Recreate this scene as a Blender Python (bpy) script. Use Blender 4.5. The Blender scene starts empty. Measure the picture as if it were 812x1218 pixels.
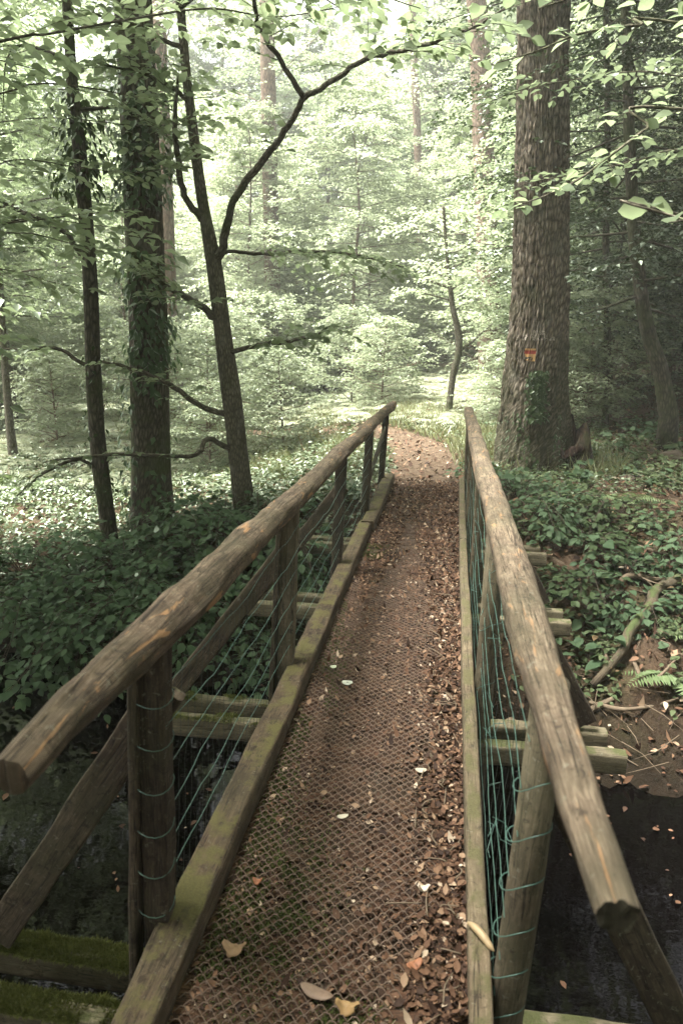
import bpy, math, random
import numpy as np
from mathutils import Vector, noise
from math import sin, cos, pi, radians, atan, tan, sqrt
S = bpy.context.scene
COL = S.collection
rng = np.random.default_rng(7)

# ------------------------------------------------------------------ camera, world, sun
EYE = Vector((0, 0, 1.66))
FPX = 812.0                                   # focal length in photo pixels (photo 812 x 1218)
PITCH = atan(217 / FPX)
YAW = atan(135 * cos(PITCH) / FPX)
FW = Vector((-sin(YAW) * cos(PITCH), cos(YAW) * cos(PITCH), -sin(PITCH)))
RT = Vector((cos(YAW), sin(YAW), 0))
UP = RT.cross(FW)
cd = bpy.data.cameras.new('camera'); cam = bpy.data.objects.new('camera', cd); COL.objects.link(cam)
cam.location = EYE
cam.rotation_euler = FW.to_track_quat('-Z', 'Y').to_euler()
cd.sensor_fit = 'VERTICAL'; cd.sensor_height = 36; cd.lens = 24
cd.clip_end = 2000; cd.clip_start = 0.02
cd.dof.use_dof = True; cd.dof.focus_distance = 4.2; cd.dof.aperture_fstop = 4.0
S.camera = cam

SUN_EL, SUN_AZ = 66, -100                      # degrees; azimuth clockwise from +Y (ahead of the camera, a little left)
w = bpy.data.worlds.new('World'); S.world = w; w.use_nodes = True
nt = w.node_tree
sky = nt.nodes.new('ShaderNodeTexSky'); sky.sky_type = 'NISHITA'; sky.sun_disc = False
sky.sun_elevation = radians(SUN_EL); sky.sun_rotation = radians(SUN_AZ)
sky.air_density = 1.2; sky.dust_density = 4.0; sky.ozone_density = 0.6
bg = nt.nodes['Background']; bg.inputs[1].default_value = 0.08
hs = nt.nodes.new('ShaderNodeHueSaturation'); hs.inputs['Saturation'].default_value = .18   # thin white overcast
nt.links.new(sky.outputs[0], hs.inputs['Color']); nt.links.new(hs.outputs[0], bg.inputs[0])
sd = bpy.data.lights.new('sun', 'SUN'); sun = bpy.data.objects.new('sun', sd); COL.objects.link(sun)
sd.energy = 5.0; sd.angle = radians(26); sd.color = (1.0, 0.97, 0.91)
sv = Vector((sin(radians(SUN_AZ)) * cos(radians(SUN_EL)), cos(radians(SUN_AZ)) * cos(radians(SUN_EL)), sin(radians(SUN_EL))))
sun.rotation_euler = (-sv).to_track_quat('-Z', 'Y').to_euler()
S.view_settings.view_transform = 'Standard'; S.view_settings.look = 'None'
S.view_settings.exposure = 2.95; S.view_settings.gamma = 1.0
S.view_settings.use_curve_mapping = False
S.render.engine = 'CYCLES'
S.cycles.use_denoising = True
S.cycles.max_bounces = 8; S.cycles.diffuse_bounces = 4; S.cycles.glossy_bounces = 3
S.cycles.transmission_bounces = 6; S.cycles.volume_bounces = 1; S.cycles.transparent_max_bounces = 8
S.cycles.caustics_reflective = False; S.cycles.caustics_refractive = False
S.cycles.sample_clamp_indirect = 4

# ------------------------------------------------------------------ helpers
def at(px, py, Y):                            # point of the photo's pixel on the vertical plane y = Y
    d = FW + RT * ((px - 406) / FPX) + UP * ((609 - py) / FPX)
    return EYE + d * ((Y - EYE.y) / d.y)

def fwd(p):
    return (Vector(p) - EYE).dot(FW)

def sstep(a, b, x):
    t = min(1, max(0, (x - a) / (b - a))); return t * t * (3 - 2 * t)

def n3(x, y, z=0.0):
    return noise.noise(Vector((x, y, z)))

def ground(x, y):
    g = -0.12
    g -= 0.62 * sstep(0.9, 4.5, -x) * (1 - 0.55 * sstep(20, 45, y))
    if x > 1.2:
        g += 0.10 * min(x - 1.2, 14) * sstep(5, 11, y)
    g += 0.22 * sstep(11, 20, y) * sstep(-3, 2, x) + 0.05 * min(30, max(0, y - 16)) * sstep(-6, 3, x)
    g += 0.10 * n3(x * .35, y * .35, 3.1) * sstep(0.4, 1.6, abs(x + .26)) + 0.04 * n3(x * 1.3, y * 1.3, 8.2) * sstep(0.4, 1.2, abs(x + .26))
    w1 = 0.25 * n3(x * .5, 4.4) + 0.10 * n3(x * 1.7, 1.2)
    far = sstep(3.9 + w1 - 1.25 * sstep(.3, 1.1, x), 7.15 + 0.3 * w1, y)
    near = sstep(1.5 - w1, 3.6, -y)
    k = max(far, near)
    bed = -1.75
    rough = (.16 * n3(x * 1.6, y * 1.6, 11) + .09 * n3(x * 4.2, y * 4.2, 13)) * (1 - abs(2 * k - 1)) * sstep(.25, .8, abs(x + .26))
    return bed + (g - bed) * k + rough * 1.6

def hit(px, py, dz=0.0):                      # where the photo's pixel meets the ground
    d = (FW + RT * ((px - 406) / FPX) + UP * ((609 - py) / FPX))
    t = 2.0
    while t < 90:
        p = EYE + d * t
        if p.z < ground(p.x, p.y) + dz: return p
        t += 0.03
    return p

class MB:
    def __init__(s): s.v = []; s.f = []; s.g = []; s.n = 0; s.mi = []
    def add(s, v, f, g=None, m=0):
        v = np.asarray(v, float).reshape(-1, 3)
        s.v.append(v); s.f += [tuple(int(i) + s.n for i in q) for q in f]
        s.g.append(np.zeros((len(v), 3)) if g is None else np.asarray(g, float).reshape(-1, 3))
        s.mi += [m] * len(f)
        s.n += len(v)
    def build(s, name, mats, parent=None, smooth=True, kind=None):
        me = bpy.data.meshes.new(name)
        v = np.concatenate(s.v) if s.v else np.zeros((0, 3))
        me.from_pydata(v, [], s.f)
        a = me.attributes.new('gc', 'FLOAT_VECTOR', 'POINT')
        a.data.foreach_set('vector', np.concatenate(s.g).astype(np.float32).ravel())
        return finish(me, name, mats, parent, smooth, s.mi, kind)

def finish(me, name, mats, parent=None, smooth=True, mi=None, kind=None):
    mats = mats if isinstance(mats, (list, tuple)) else [mats]
    for m in mats: me.materials.append(m)
    if mi is not None and len(mats) > 1: me.polygons.foreach_set('material_index', np.array(mi, np.int32))
    if smooth: me.polygons.foreach_set('use_smooth', np.ones(len(me.polygons), bool))
    me.update()
    o = bpy.data.objects.new(name, me); COL.objects.link(o)
    if parent: o.parent = parent
    if kind: o['kind'] = kind
    return o

def thing(name, label, cat, loc=(0, 0, 0), group=None):
    o = bpy.data.objects.new(name, None); COL.objects.link(o); o.location = loc
    o.empty_display_size = .2
    return tag(o, label, cat, group)

def tag(o, label, cat, group=None, kind=None):
    if label: o['label'] = label
    if cat: o['category'] = cat
    if group: o['group'] = group
    if kind: o['kind'] = kind
    return o

def frames(pts, up=None):
    P = [Vector(p) for p in pts]; out = []
    n = len(P); a = None
    for i in range(n):
        t = (P[min(i + 1, n - 1)] - P[max(i - 1, 0)]).normalized()
        if up is not None: ref = Vector(up)
        elif a is None: ref = Vector((1, 0, 0)) if abs(t.x) < .8 else Vector((0, 1, 0))
        else: ref = a
        a = (ref - t * ref.dot(t)).normalized()
        out.append((P[i], t, a, t.cross(a)))
    return out

def tube(mb, pts, rad, sides=8, amp=0.0, fr=3.0, cap=True, m=0, shape=None):
    F = frames(pts); n = len(F); v = []; g = []; s = 0; sd_ = random.random() * 50
    for i, (p, t, a, b) in enumerate(F):
        if i: s += (p - F[i - 1][0]).length
        r = rad[i] if hasattr(rad, '__len__') else rad
        for k in range(sides):
            th = 2 * pi * k / sides
            q = r
            if shape: q = r * shape(th, s)
            if amp: q *= 1 + amp * n3(cos(th) * 1.3 + sd_, sin(th) * 1.3, s * fr)
            d = a * cos(th) + b * sin(th)
            v.append(p + d * q); g.append((s, th * r, sd_))
    f = []
    for i in range(n - 1):
        for k in range(sides):
            k2 = (k + 1) % sides
            f.append((i * sides + k, i * sides + k2, (i + 1) * sides + k2, (i + 1) * sides + k))
    if cap:
        f.append(tuple(range(sides))[::-1]); f.append(tuple((n - 1) * sides + k for k in range(sides)))
    mb.add(v, f, g, m)

def bez(pts, k=6):                            # smooth polyline through points (Catmull-Rom)
    P = [np.array(p, float) for p in pts]; P = [2 * P[0] - P[1]] + P + [2 * P[-1] - P[-2]]
    out = []
    for i in range(1, len(P) - 2):
        for j in range(k):
            t = j / k
            out.append(.5 * (2 * P[i] + (P[i + 1] - P[i - 1]) * t + (2 * P[i - 1] - 5 * P[i] + 4 * P[i + 1] - P[i + 2]) * t * t
                             + (3 * P[i] - P[i - 1] - 3 * P[i + 1] + P[i + 2]) * t ** 3))
    out.append(P[-2]); return out

def interp(vals, n):
    x = np.linspace(0, len(vals) - 1, n); return list(np.interp(x, range(len(vals)), vals))

def timber(mb, pts, w_, h_, up=(0, 0, 1), rnd=0.25, seg=0.06, amp=0.004, wob=0.0, taper=None, rough=0.05, endm=(0, 0)):
    """A sawn or hewn length of wood: rounded box profile swept along pts, worn edges, end faces."""
    P = [Vector(p) for p in pts]
    L = sum((P[i + 1] - P[i]).length for i in range(len(P) - 1))
    n = max(3, int(L / seg) + 1)
    if len(P) == 2: Q = [P[0].lerp(P[1], i / (n - 1)) for i in range(n)]
    else: Q = [Vector(q) for q in bez(P, max(2, n // (len(P) - 1)))]
    F = frames(Q, up); n = len(F)
    r = rnd * min(w_, h_)
    prof = []
    for cx, cy, a0 in ((1, 1, 0), (-1, 1, 90), (-1, -1, 180), (1, -1, 270)):
        for da in (0, 30, 60, 90):
            a = radians(a0 + da)
            prof.append((cx * (w_ / 2 - r) + r * cos(a), cy * (h_ / 2 - r) + r * sin(a)))
    full = []
    for i in range(16):                       # extra points on the flats so that grain relief has vertices
        a, b = prof[i], prof[(i + 1) % 16]; full.append(a)
        if i % 4 == 3:
            for t in (.25, .5, .75): full.append((a[0] + (b[0] - a[0]) * t, a[1] + (b[1] - a[1]) * t))
    m = len(full); per = np.cumsum([0] + [sqrt((full[(i + 1) % m][0] - full[i][0]) ** 2 + (full[(i + 1) % m][1] - full[i][1]) ** 2) for i in range(m)])
    so = random.random() * 90; v = []; g = []; s = 0
    for i, (p, t, a, b) in enumerate(F):
        if i: s += (p - F[i - 1][0]).length
        k_ = 1.0 if taper is None else np.interp(s / L, np.linspace(0, 1, len(taper)), taper)
        ox = wob * n3(s * 1.1, so, 0); oy = wob * n3(s * 1.1, so, 9)
        ed = (i == 0 or i == n - 1)
        for j, (x, y) in enumerate(full):
            q = 1 + rough * n3(per[j] * 30 + so, s * 2.0, 2.2)
            jx = amp * n3(per[j] * 60 + so, s * 3.5, 1.0) + amp * .8 * n3(per[j] * 12, s * 9, so)
            x2 = x * k_ * q + ox; y2 = y * k_ * q + oy
            l_ = max(1e-5, sqrt(x * x + y * y))
            e = (amp * 1.5 * n3(per[j] * 40, so, 5)) if ed else 0
            v.append(p + b * (x2 + jx * x / l_) + a * (y2 + jx * y / l_) + t * e); g.append((s, per[j], so))
    f = []
    for i in range(n - 1):
        for k in range(m):
            k2 = (k + 1) % m; f.append((i * m + k, (i + 1) * m + k, (i + 1) * m + k2, i * m + k2))
    mb.add(v, f, g)
    for e, i in ((0, 0), (1, n - 1)):         # end grain with its own verts
        ring = [v[i * m + k] for k in range(m)]; c = sum(ring, Vector()) / m
        vv = ring + [c + (F[i][1] * (0.002 if e else -0.002))]
        gg = [(0.0, full[k % m][0] * .3, so + 3) for k in range(m)] + [(0, 0, so + 3)]
        mb.add(vv, [((k + 1) % m, k, m) if e else (k, (k + 1) % m, m) for k in range(m)], gg, endm[e])

# ---- leaves --------------------------------------------------------------
def norm(a): return a / np.maximum(np.linalg.norm(a, axis=-1, keepdims=True), 1e-9)

LEAF_LO = (np.array([(0, 0), (.42, .30), (1, 0), (.42, -.30)]), [(0, 1, 2), (0, 2, 3)])
_t = [(0, 0), (.22, .24), (.5, .33), (.8, .19), (1, 0), (.8, -.19), (.5, -.33), (.22, -.24), (.22, 0), (.5, 0), (.8, 0)]
LEAF_HI = (np.array(_t), [(0, 8, 1), (1, 8, 9, 2), (2, 9, 10, 3), (3, 10, 4), (0, 7, 8), (7, 6, 9, 8), (6, 5, 10, 9), (5, 4, 10)])
LEAF_THIN = (np.array([(0, 0), (.45, .13), (1, 0), (.45, -.13)]), [(0, 1, 2), (0, 2, 3)])

def leaf_mesh(name, P, D, N, size, kind=LEAF_LO, fold=.35, droop=.25, curl=None):
    """One mesh of many leaves: P base points, D directions, N normals, size lengths."""
    P = np.asarray(P, float); D = norm(np.asarray(D, float)); N = np.asarray(N, float)
    N = norm(N - D * np.sum(N * D, 1, keepdims=True)); B = np.cross(N, D)
    uv, fc = kind; k = len(uv); n = len(P)
    size = np.broadcast_to(np.asarray(size, float), (n,))[:, None, None]
    u = uv[:, 0][None, :, None]; v = uv[:, 1][None, :, None]
    dr = (droop if curl is None else np.asarray(curl)[:, None, None])
    V = P[:, None, :] + size * (D[:, None, :] * u + B[:, None, :] * v + N[:, None, :] * (fold * np.abs(v) - dr * u * u))
    V = V.reshape(-1, 3)
    me = bpy.data.meshes.new(name)
    me.vertices.add(len(V)); me.vertices.foreach_set('co', V.astype(np.float32).ravel())
    base = (np.arange(n) * k)
    loops = []; starts = []; tot = []
    fl = [list(q) for q in fc]
    per = np.concatenate([np.array(q) for q in fl]); lens = np.array([len(q) for q in fl])
    L = (base[:, None] + per[None, :]).ravel()
    lt = np.tile(lens, n); ls = np.concatenate([[0], np.cumsum(lt)[:-1]])
    me.loops.add(len(L)); me.loops.foreach_set('vertex_index', L.astype(np.int32))
    me.polygons.add(len(lt)); me.polygons.foreach_set('loop_start', ls.astype(np.int32)); me.polygons.foreach_set('loop_total', lt.astype(np.int32))
    me.update(calc_edges=True); me.validate()
    return me

class Leaves:
    def __init__(s): s.P = []; s.D = []; s.N = []; s.S = []
    def add(s, P, D, N, S_):
        P = np.asarray(P, float).reshape(-1, 3)
        s.P.append(P); s.D.append(np.broadcast_to(D, P.shape)); s.N.append(np.broadcast_to(N, P.shape)); s.S.append(np.broadcast_to(S_, (len(P),)))
    def count(s): return sum(len(p) for p in s.P)
    def mesh(s, name, **k):
        return leaf_mesh(name, np.concatenate(s.P), np.concatenate(s.D), np.concatenate(s.N), np.concatenate(s.S), **k)

def spray(lv, mb, pts, r, size, tl=(.25, .6), tn=14, gap=.045, flat=.35, t0=.15, jit=.5, twig_r=.0025, droop=.15):
    """Side twigs with leaves in two ranks, held in loose near-horizontal layers along a limb."""
    pts = [np.array(p, float) for p in pts]
    seg = np.array([np.linalg.norm(pts[i + 1] - pts[i]) for i in range(len(pts) - 1)]); cum = np.concatenate([[0], np.cumsum(seg)])
    L = cum[-1]
    for j in range(tn):
        t = t0 + (1 - t0) * (j + r.random()) / tn
        d = t * L; i = min(len(seg) - 1, int(np.searchsorted(cum, d) - 1)); i = max(i, 0)
        p = pts[i] + (pts[i + 1] - pts[i]) * ((d - cum[i]) / max(seg[i], 1e-6))
        T = norm(pts[i + 1] - pts[i])
        up = np.array([0, 0, 1.0]) + r.normal(0, flat * .4, 3)
        side = np.cross(T, up); ns = np.linalg.norm(side)
        if ns < .3: a = r.random() * 6.283; side = np.array([cos(a), sin(a), .1])
        else: side /= ns
        if j % 2: side = -side
        dr = norm(side + T * (.5 + .4 * r.random()) + np.array([0, 0, r.normal(.05, flat * .5)]))
        l = (tl[0] + (tl[1] - tl[0]) * r.random()) * (1 - .45 * t)
        m = max(2, int(l / gap)); q = (np.arange(m) + .4 + r.random(m) * .3) / m
        TW = p + dr * (q * l)[:, None]; TW[:, 2] -= droop * l * q * q
        if mb is not None and twig_r:
            e = p + dr * l - np.array([0, 0, droop * l])
            tube(mb, [p, (p + e) / 2 + np.array([0, 0, droop * l * .25]), e], [twig_r, twig_r * .8, twig_r * .4], 3, cap=False)
        hs = norm(np.cross(dr, np.array([0, 0, 1.0])) + 1e-6)
        sg = np.where(np.arange(m) % 2 == 0, 1.0, -1.0)[:, None]
        D = hs * sg * .9 + dr * .75 + r.normal(0, .25 * jit + .1, (m, 3))
        N = np.array([0, 0, 1.0]) + r.normal(0, .28 + .25 * jit, (m, 3))
        lv.add(TW, D, N, size * (.65 + .6 * r.random(m)))
        lv.add(TW[-1:], dr[None] + np.array([0, 0, -.2]), np.array([[0, 0, 1.0]]) + r.normal(0, .3, (1, 3)), size)

# ------------------------------------------------------------------ materials
def newmat(name):
    m = bpy.data.materials.new(name); m.use_nodes = True
    t = m.node_tree; t.nodes.clear()
    o = t.nodes.new('ShaderNodeOutputMaterial')
    return m, t, o

def N_(t, ty, **k):
    n = t.nodes.new(ty)
    for a, b in k.items():
        if a.startswith('i_'):
            key = a[2:].replace('_', ' ')
            n.inputs[int(key) if key.isdigit() else key].default_value = b
        else: setattr(n, a, b)
    return n

def ramp(t, fac, stops):
    n = t.nodes.new('ShaderNodeValToRGB'); e = n.color_ramp.elements
    while len(e) < len(stops): e.new(.5)
    for q, (p, c) in zip(e, stops): q.position = p; q.color = (*c, 1) if len(c) == 3 else c
    t.links.new(fac, n.inputs[0]); return n.outputs[0]

def mix(t, fac, a, b, mode='MIX'):
    n = t.nodes.new('ShaderNodeMix'); n.data_type = 'RGBA'; n.blend_type = mode
    for s, x in ((0, fac), (6, a), (7, b)):
        if isinstance(x, (int, float)): n.inputs[s].default_value = x
        elif isinstance(x, tuple): n.inputs[s].default_value = (*x, 1)
        else: t.links.new(x, n.inputs[s])
    return n.outputs[2]

def math_(t, op, a, b=0.0, clamp=False):
    n = t.nodes.new('ShaderNodeMath'); n.operation = op; n.use_clamp = clamp
    for s, x in ((0, a), (1, b)):
        if isinstance(x, (int, float)): n.inputs[s].default_value = x
        else: t.links.new(x, n.inputs[s])
    return n.outputs[0]

def noise_(t, vec, scale, detail=4, rough=.55, dist=0.0):
    n = t.nodes.new('ShaderNodeTexNoise'); n.inputs['Scale'].default_value = scale; n.inputs['Detail'].default_value = detail
    n.inputs['Roughness'].default_value = rough; n.inputs['Distortion'].default_value = dist
    if vec is not None: t.links.new(vec, n.inputs['Vector'])
    return n.outputs[0]

def vmul(t, v, s):
    n = t.nodes.new('ShaderNodeVectorMath'); n.operation = 'MULTIPLY'; n.inputs[1].default_value = s
    t.links.new(v, n.inputs[0]); return n.outputs[0]

def wood(name, dark, mid, light, moss=0.0, mosscol=(.06, .064, .024), algae=.25, blotch=.5, raw=0.0, bump=.6):
    m, t, o = newmat(name)
    gc = N_(t, 'ShaderNodeAttribute', attribute_name='gc').outputs['Vector']
    ob = N_(t, 'ShaderNodeTexCoord').outputs['Object']
    g1 = noise_(t, vmul(t, gc, (9, 80, 1)), 1.0, 8, .72, 1.5)
    g2 = noise_(t, vmul(t, gc, (14, 330, 1)), 1.0, 3, .6)
    g3 = noise_(t, vmul(t, gc, (17, 38, 1)), 1.0, 6, .72, .8)
    gg = math_(t, 'ADD', math_(t, 'MULTIPLY', g1, .48), math_(t, 'ADD', math_(t, 'MULTIPLY', g2, .2), math_(t, 'MULTIPLY', g3, .32)))
    ck = noise_(t, vmul(t, gc, (1.6, 38, 1)), 1.0, 4, .55, .8)
    ck = math_(t, 'ABSOLUTE', math_(t, 'SUBTRACT', ck, .5))
    crack = ramp(t, ck, [(.0, (0, 0, 0)), (.022, (1, 1, 1))])
    c = ramp(t, gg, [(.36, dark), (.5, mid), (.62, light)])
    c = mix(t, crack, tuple(x * .3 for x in dark), c)
    gg = math_(t, 'MULTIPLY', gg, math_(t, 'ADD', math_(t, 'MULTIPLY', crack, .55), .45))
    b = noise_(t, ob, 6.0, 5, .6, .4)
    c = mix(t, math_(t, 'MULTIPLY', ramp(t, b, [(.4, (0, 0, 0)), (.62, (1, 1, 1))]), blotch), c, tuple(x * .45 for x in dark))
    al = noise_(t, ob, 3.1, 4, .6)
    c = mix(t, math_(t, 'MULTIPLY', ramp(t, al, [(.42, (0, 0, 0)), (.6, (1, 1, 1))]), algae), c, (.075, .072, .038))
    sp_ = noise_(t, ob, 55, 4, .7, .6)
    c = mix(t, math_(t, 'MULTIPLY', ramp(t, sp_, [(.60, (0, 0, 0)), (.68, (1, 1, 1))]), .45), c, (.21, .205, .155))
    sd_ = noise_(t, ob, 26, 5, .75, .8)
    c = mix(t, math_(t, 'MULTIPLY', ramp(t, sd_, [(.56, (0, 0, 0)), (.64, (1, 1, 1))]), .6), c, tuple(x * .4 for x in dark))
    if raw:
        rw = noise_(t, vmul(t, gc, (5, 22, 1)), 1.0, 4, .6, .8)
        c = mix(t, math_(t, 'MULTIPLY', ramp(t, rw, [(.6, (0, 0, 0)), (.66, (1, 1, 1))]), raw), c, (.34, .19, .09))
    h = gg
    if moss:
        nz = N_(t, 'ShaderNodeSeparateXYZ'); gm = N_(t, 'ShaderNodeNewGeometry'); t.links.new(gm.outputs['Normal'], nz.inputs[0])
        mn = noise_(t, ob, 9, 5, .65)
        mk = math_(t, 'ADD', math_(t, 'MULTIPLY', nz.outputs[2], .35), mn)
        mk = ramp(t, mk, [(1.0 - .45 * moss, (0, 0, 0)), (1.12 - .45 * moss, (1, 1, 1))])
        fine = noise_(t, ob, 180, 3, .6)
        mc = mix(t, fine, tuple(x * .5 for x in mosscol), tuple(x * 1.7 for x in mosscol))
        c = mix(t, mk, c, mc)
        h = math_(t, 'ADD', gg, math_(t, 'MULTIPLY', math_(t, 'MULTIPLY', mk, fine), 1.2))
    bs = N_(t, 'ShaderNodeBsdfPrincipled'); bs.inputs['Roughness'].default_value = .82; bs.inputs['Specular IOR Level'].default_value = .25
    t.links.new(c, bs.inputs['Base Color'])
    bp = N_(t, 'ShaderNodeBump'); bp.inputs['Strength'].default_value = bump; bp.inputs['Distance'].default_value = .006
    t.links.new(h, bp.inputs['Height']); t.links.new(bp.outputs[0], bs.inputs['Normal'])
    t.links.new(bs.outputs[0], o.inputs[0]); return m

def bark(name, dark, mid, light, moss=.3, scale=1.0, mosscol=(.05, .065, .02), mosslow=0.0):
    m, t, o = newmat(name)
    gc = N_(t, 'ShaderNodeAttribute', attribute_name='gc').outputs['Vector']
    ob = N_(t, 'ShaderNodeTexCoord').outputs['Object']
    wp = noise_(t, vmul(t, gc, (3 * scale, 8 * scale, 1)), 1.0, 3)
    a = N_(t, 'ShaderNodeTexVoronoi', feature='DISTANCE_TO_EDGE'); a.inputs['Scale'].default_value = 1.0
    ad = N_(t, 'ShaderNodeVectorMath', operation='ADD'); t.links.new(vmul(t, gc, (9 * scale, 30 * scale, 1)), ad.inputs[0])
    t.links.new(wp, ad.inputs[1]); t.links.new(ad.outputs[0], a.inputs['Vector'])
    f = noise_(t, vmul(t, gc, (30 * scale, 90 * scale, 1)), 1.0, 5, .65)
    hh = math_(t, 'ADD', math_(t, 'MULTIPLY', a.outputs[0], 1.1), math_(t, 'MULTIPLY', f, .5))
    c = ramp(t, hh, [(.2, dark), (.42, mid), (.75, light)])
    li = noise_(t, ob, 5, 5, .6)
    c = mix(t, math_(t, 'MULTIPLY', ramp(t, li, [(.55, (0, 0, 0)), (.7, (1, 1, 1))]), .35), c, (.2, .19, .16))
    mm = noise_(t, ob, 1.9, 5, .62)
    if mosslow:
        sp = N_(t, 'ShaderNodeSeparateXYZ'); t.links.new(ob, sp.inputs[0])
        low = math_(t, 'MULTIPLY', math_(t, 'SUBTRACT', 1.0, math_(t, 'DIVIDE', sp.outputs[2], mosslow), True), .35)
        mm = math_(t, 'ADD', mm, low)
    mk = math_(t, 'MULTIPLY', ramp(t, mm, [(.58 - .2 * moss, (0, 0, 0)), (.75 - .2 * moss, (1, 1, 1))]), min(1, moss * 1.6))
    fine = noise_(t, ob, 90, 3, .6)
    c = mix(t, mk, c, mix(t, fine, tuple(x * .4 for x in mosscol), tuple(x * 1.6 for x in mosscol)))
    bs = N_(t, 'ShaderNodeBsdfPrincipled'); bs.inputs['Roughness'].default_value = .9; bs.inputs['Specular IOR Level'].default_value = .15
    t.links.new(c, bs.inputs['Base Color'])
    bp = N_(t, 'ShaderNodeBump'); bp.inputs['Strength'].default_value = .8; bp.inputs['Distance'].default_value = .015
    t.links.new(hh, bp.inputs['Height']); t.links.new(bp.outputs[0], bs.inputs['Normal'])
    t.links.new(bs.outputs[0], o.inputs[0]); return m

def leafmat(name, ca, cb, ta, tb, tr=.45, gloss=.12, brown=0.0):
    m, t, o = newmat(name)
    gm = N_(t, 'ShaderNodeNewGeometry').outputs['Random Per Island']
    ob = N_(t, 'ShaderNodeTexCoord').outputs['Object']
    cl = noise_(t, ob, .9, 3)
    k = math_(t, 'ADD', math_(t, 'MULTIPLY', gm, .65), math_(t, 'MULTIPLY', cl, .5), True)
    c = mix(t, k, ca, cb); tc = mix(t, k, ta, tb)
    if brown:
        sel = math_(t, 'GREATER_THAN', math_(t, 'FRACT', math_(t, 'MULTIPLY', gm, 37.7)), 1 - brown)
        c = mix(t, sel, c, (.13, .09, .05)); tc = mix(t, sel, tc, (.16, .11, .05))
    d = N_(t, 'ShaderNodeBsdfDiffuse'); t.links.new(c, d.inputs[0])
    s = N_(t, 'ShaderNodeBsdfTranslucent'); t.links.new(tc, s.inputs[0])
    x = N_(t, 'ShaderNodeMixShader'); x.inputs[0].default_value = tr
    t.links.new(d.outputs[0], x.inputs[1]); t.links.new(s.outputs[0], x.inputs[2])
    g = N_(t, 'ShaderNodeBsdfGlossy'); g.inputs['Roughness'].default_value = .42; g.inputs[0].default_value = (.55, .62, .5, 1)
    fr = N_(t, 'ShaderNodeFresnel'); fr.inputs[0].default_value = 1.4
    y = N_(t, 'ShaderNodeMixShader'); t.links.new(math_(t, 'MULTIPLY', fr.outputs[0], gloss * 1.3), y.inputs[0])
    t.links.new(x.outputs[0], y.inputs[1]); t.links.new(g.outputs[0], y.inputs[2])
    t.links.new(y.outputs[0], o.inputs[0]); return m

def plain(name, col, rough=.7, var=.3, scale=30, spec=.3, metal=0.0, bump=0.0):
    m, t, o = newmat(name)
    ob = N_(t, 'ShaderNodeTexCoord').outputs['Object']
    n = noise_(t, ob, scale, 4)
    c = mix(t, n, tuple(x * (1 - var) for x in col), tuple(x * (1 + var) for x in col))
    bs = N_(t, 'ShaderNodeBsdfPrincipled'); bs.inputs['Roughness'].default_value = rough; bs.inputs['Specular IOR Level'].default_value = spec; bs.inputs['Metallic'].default_value = metal
    t.links.new(c, bs.inputs['Base Color'])
    if bump:
        bp = N_(t, 'ShaderNodeBump'); bp.inputs['Strength'].default_value = .7; bp.inputs['Distance'].default_value = bump
        t.links.new(n, bp.inputs['Height']); t.links.new(bp.outputs[0], bs.inputs['Normal'])
    t.links.new(bs.outputs[0], o.inputs[0]); return m

def pieces(name, stops, rough=.8, tr=.0):
    """Small loose things: every island takes its own colour."""
    m, t, o = newmat(name)
    gm = N_(t, 'ShaderNodeNewGeometry').outputs['Random Per Island']
    c = ramp(t, gm, stops)
    bs = N_(t, 'ShaderNodeBsdfPrincipled'); bs.inputs['Roughness'].default_value = rough; bs.inputs['Specular IOR Level'].default_value = .25
    t.links.new(c, bs.inputs['Base Color']); t.links.new(bs.outputs[0], o.inputs[0]); return m

M = {}
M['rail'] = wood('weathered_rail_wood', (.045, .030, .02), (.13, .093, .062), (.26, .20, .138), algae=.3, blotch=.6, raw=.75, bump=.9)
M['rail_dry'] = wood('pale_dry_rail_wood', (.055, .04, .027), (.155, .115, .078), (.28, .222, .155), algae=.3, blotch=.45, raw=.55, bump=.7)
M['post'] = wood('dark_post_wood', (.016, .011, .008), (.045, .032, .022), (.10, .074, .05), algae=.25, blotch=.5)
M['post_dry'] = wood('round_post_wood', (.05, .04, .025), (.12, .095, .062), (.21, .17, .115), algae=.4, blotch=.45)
M['end_dark'] = wood('dark_end_grain', (.012, .010, .008), (.03, .024, .018), (.06, .045, .03))  # darker wood for the near end face of the right rail
M['brace'] = wood('brace_board_wood', (.022, .016, .011), (.068, .05, .034), (.145, .112, .076), algae=.35, blotch=.55, moss=.4)
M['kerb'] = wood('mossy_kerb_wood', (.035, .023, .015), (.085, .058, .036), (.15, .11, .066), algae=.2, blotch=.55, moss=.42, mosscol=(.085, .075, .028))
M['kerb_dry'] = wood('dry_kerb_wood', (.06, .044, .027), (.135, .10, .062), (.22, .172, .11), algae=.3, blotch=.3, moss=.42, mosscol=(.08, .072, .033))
M['transom'] = wood('transom_wood', (.08, .065, .04), (.17, .14, .09), (.28, .24, .155), algae=.35, blotch=.35, moss=.5)
M['beam_dark'] = wood('dark_beam_wood', (.02, .017, .012), (.05, .042, .03), (.09, .075, .05), algae=.5)
M['deck'] = wood('deck_board_wood', (.028, .014, .008), (.082, .040, .022), (.14, .078, .044), algae=.12, blotch=.7)
M['oak_bark'] = bark('oak_bark', (.022, .018, .013), (.105, .084, .062), (.23, .195, .15), moss=.34, scale=.9, mosslow=1.5, mosscol=(.026, .032, .012))
M['dark_bark'] = bark('dark_mossy_bark', (.02, .018, .013), (.06, .052, .036), (.13, .115, .085), moss=.45, scale=1.0)
M['young_bark'] = bark('young_bark', (.03, .027, .02), (.085, .075, .052), (.17, .155, .115), moss=.4, scale=1.6)
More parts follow.
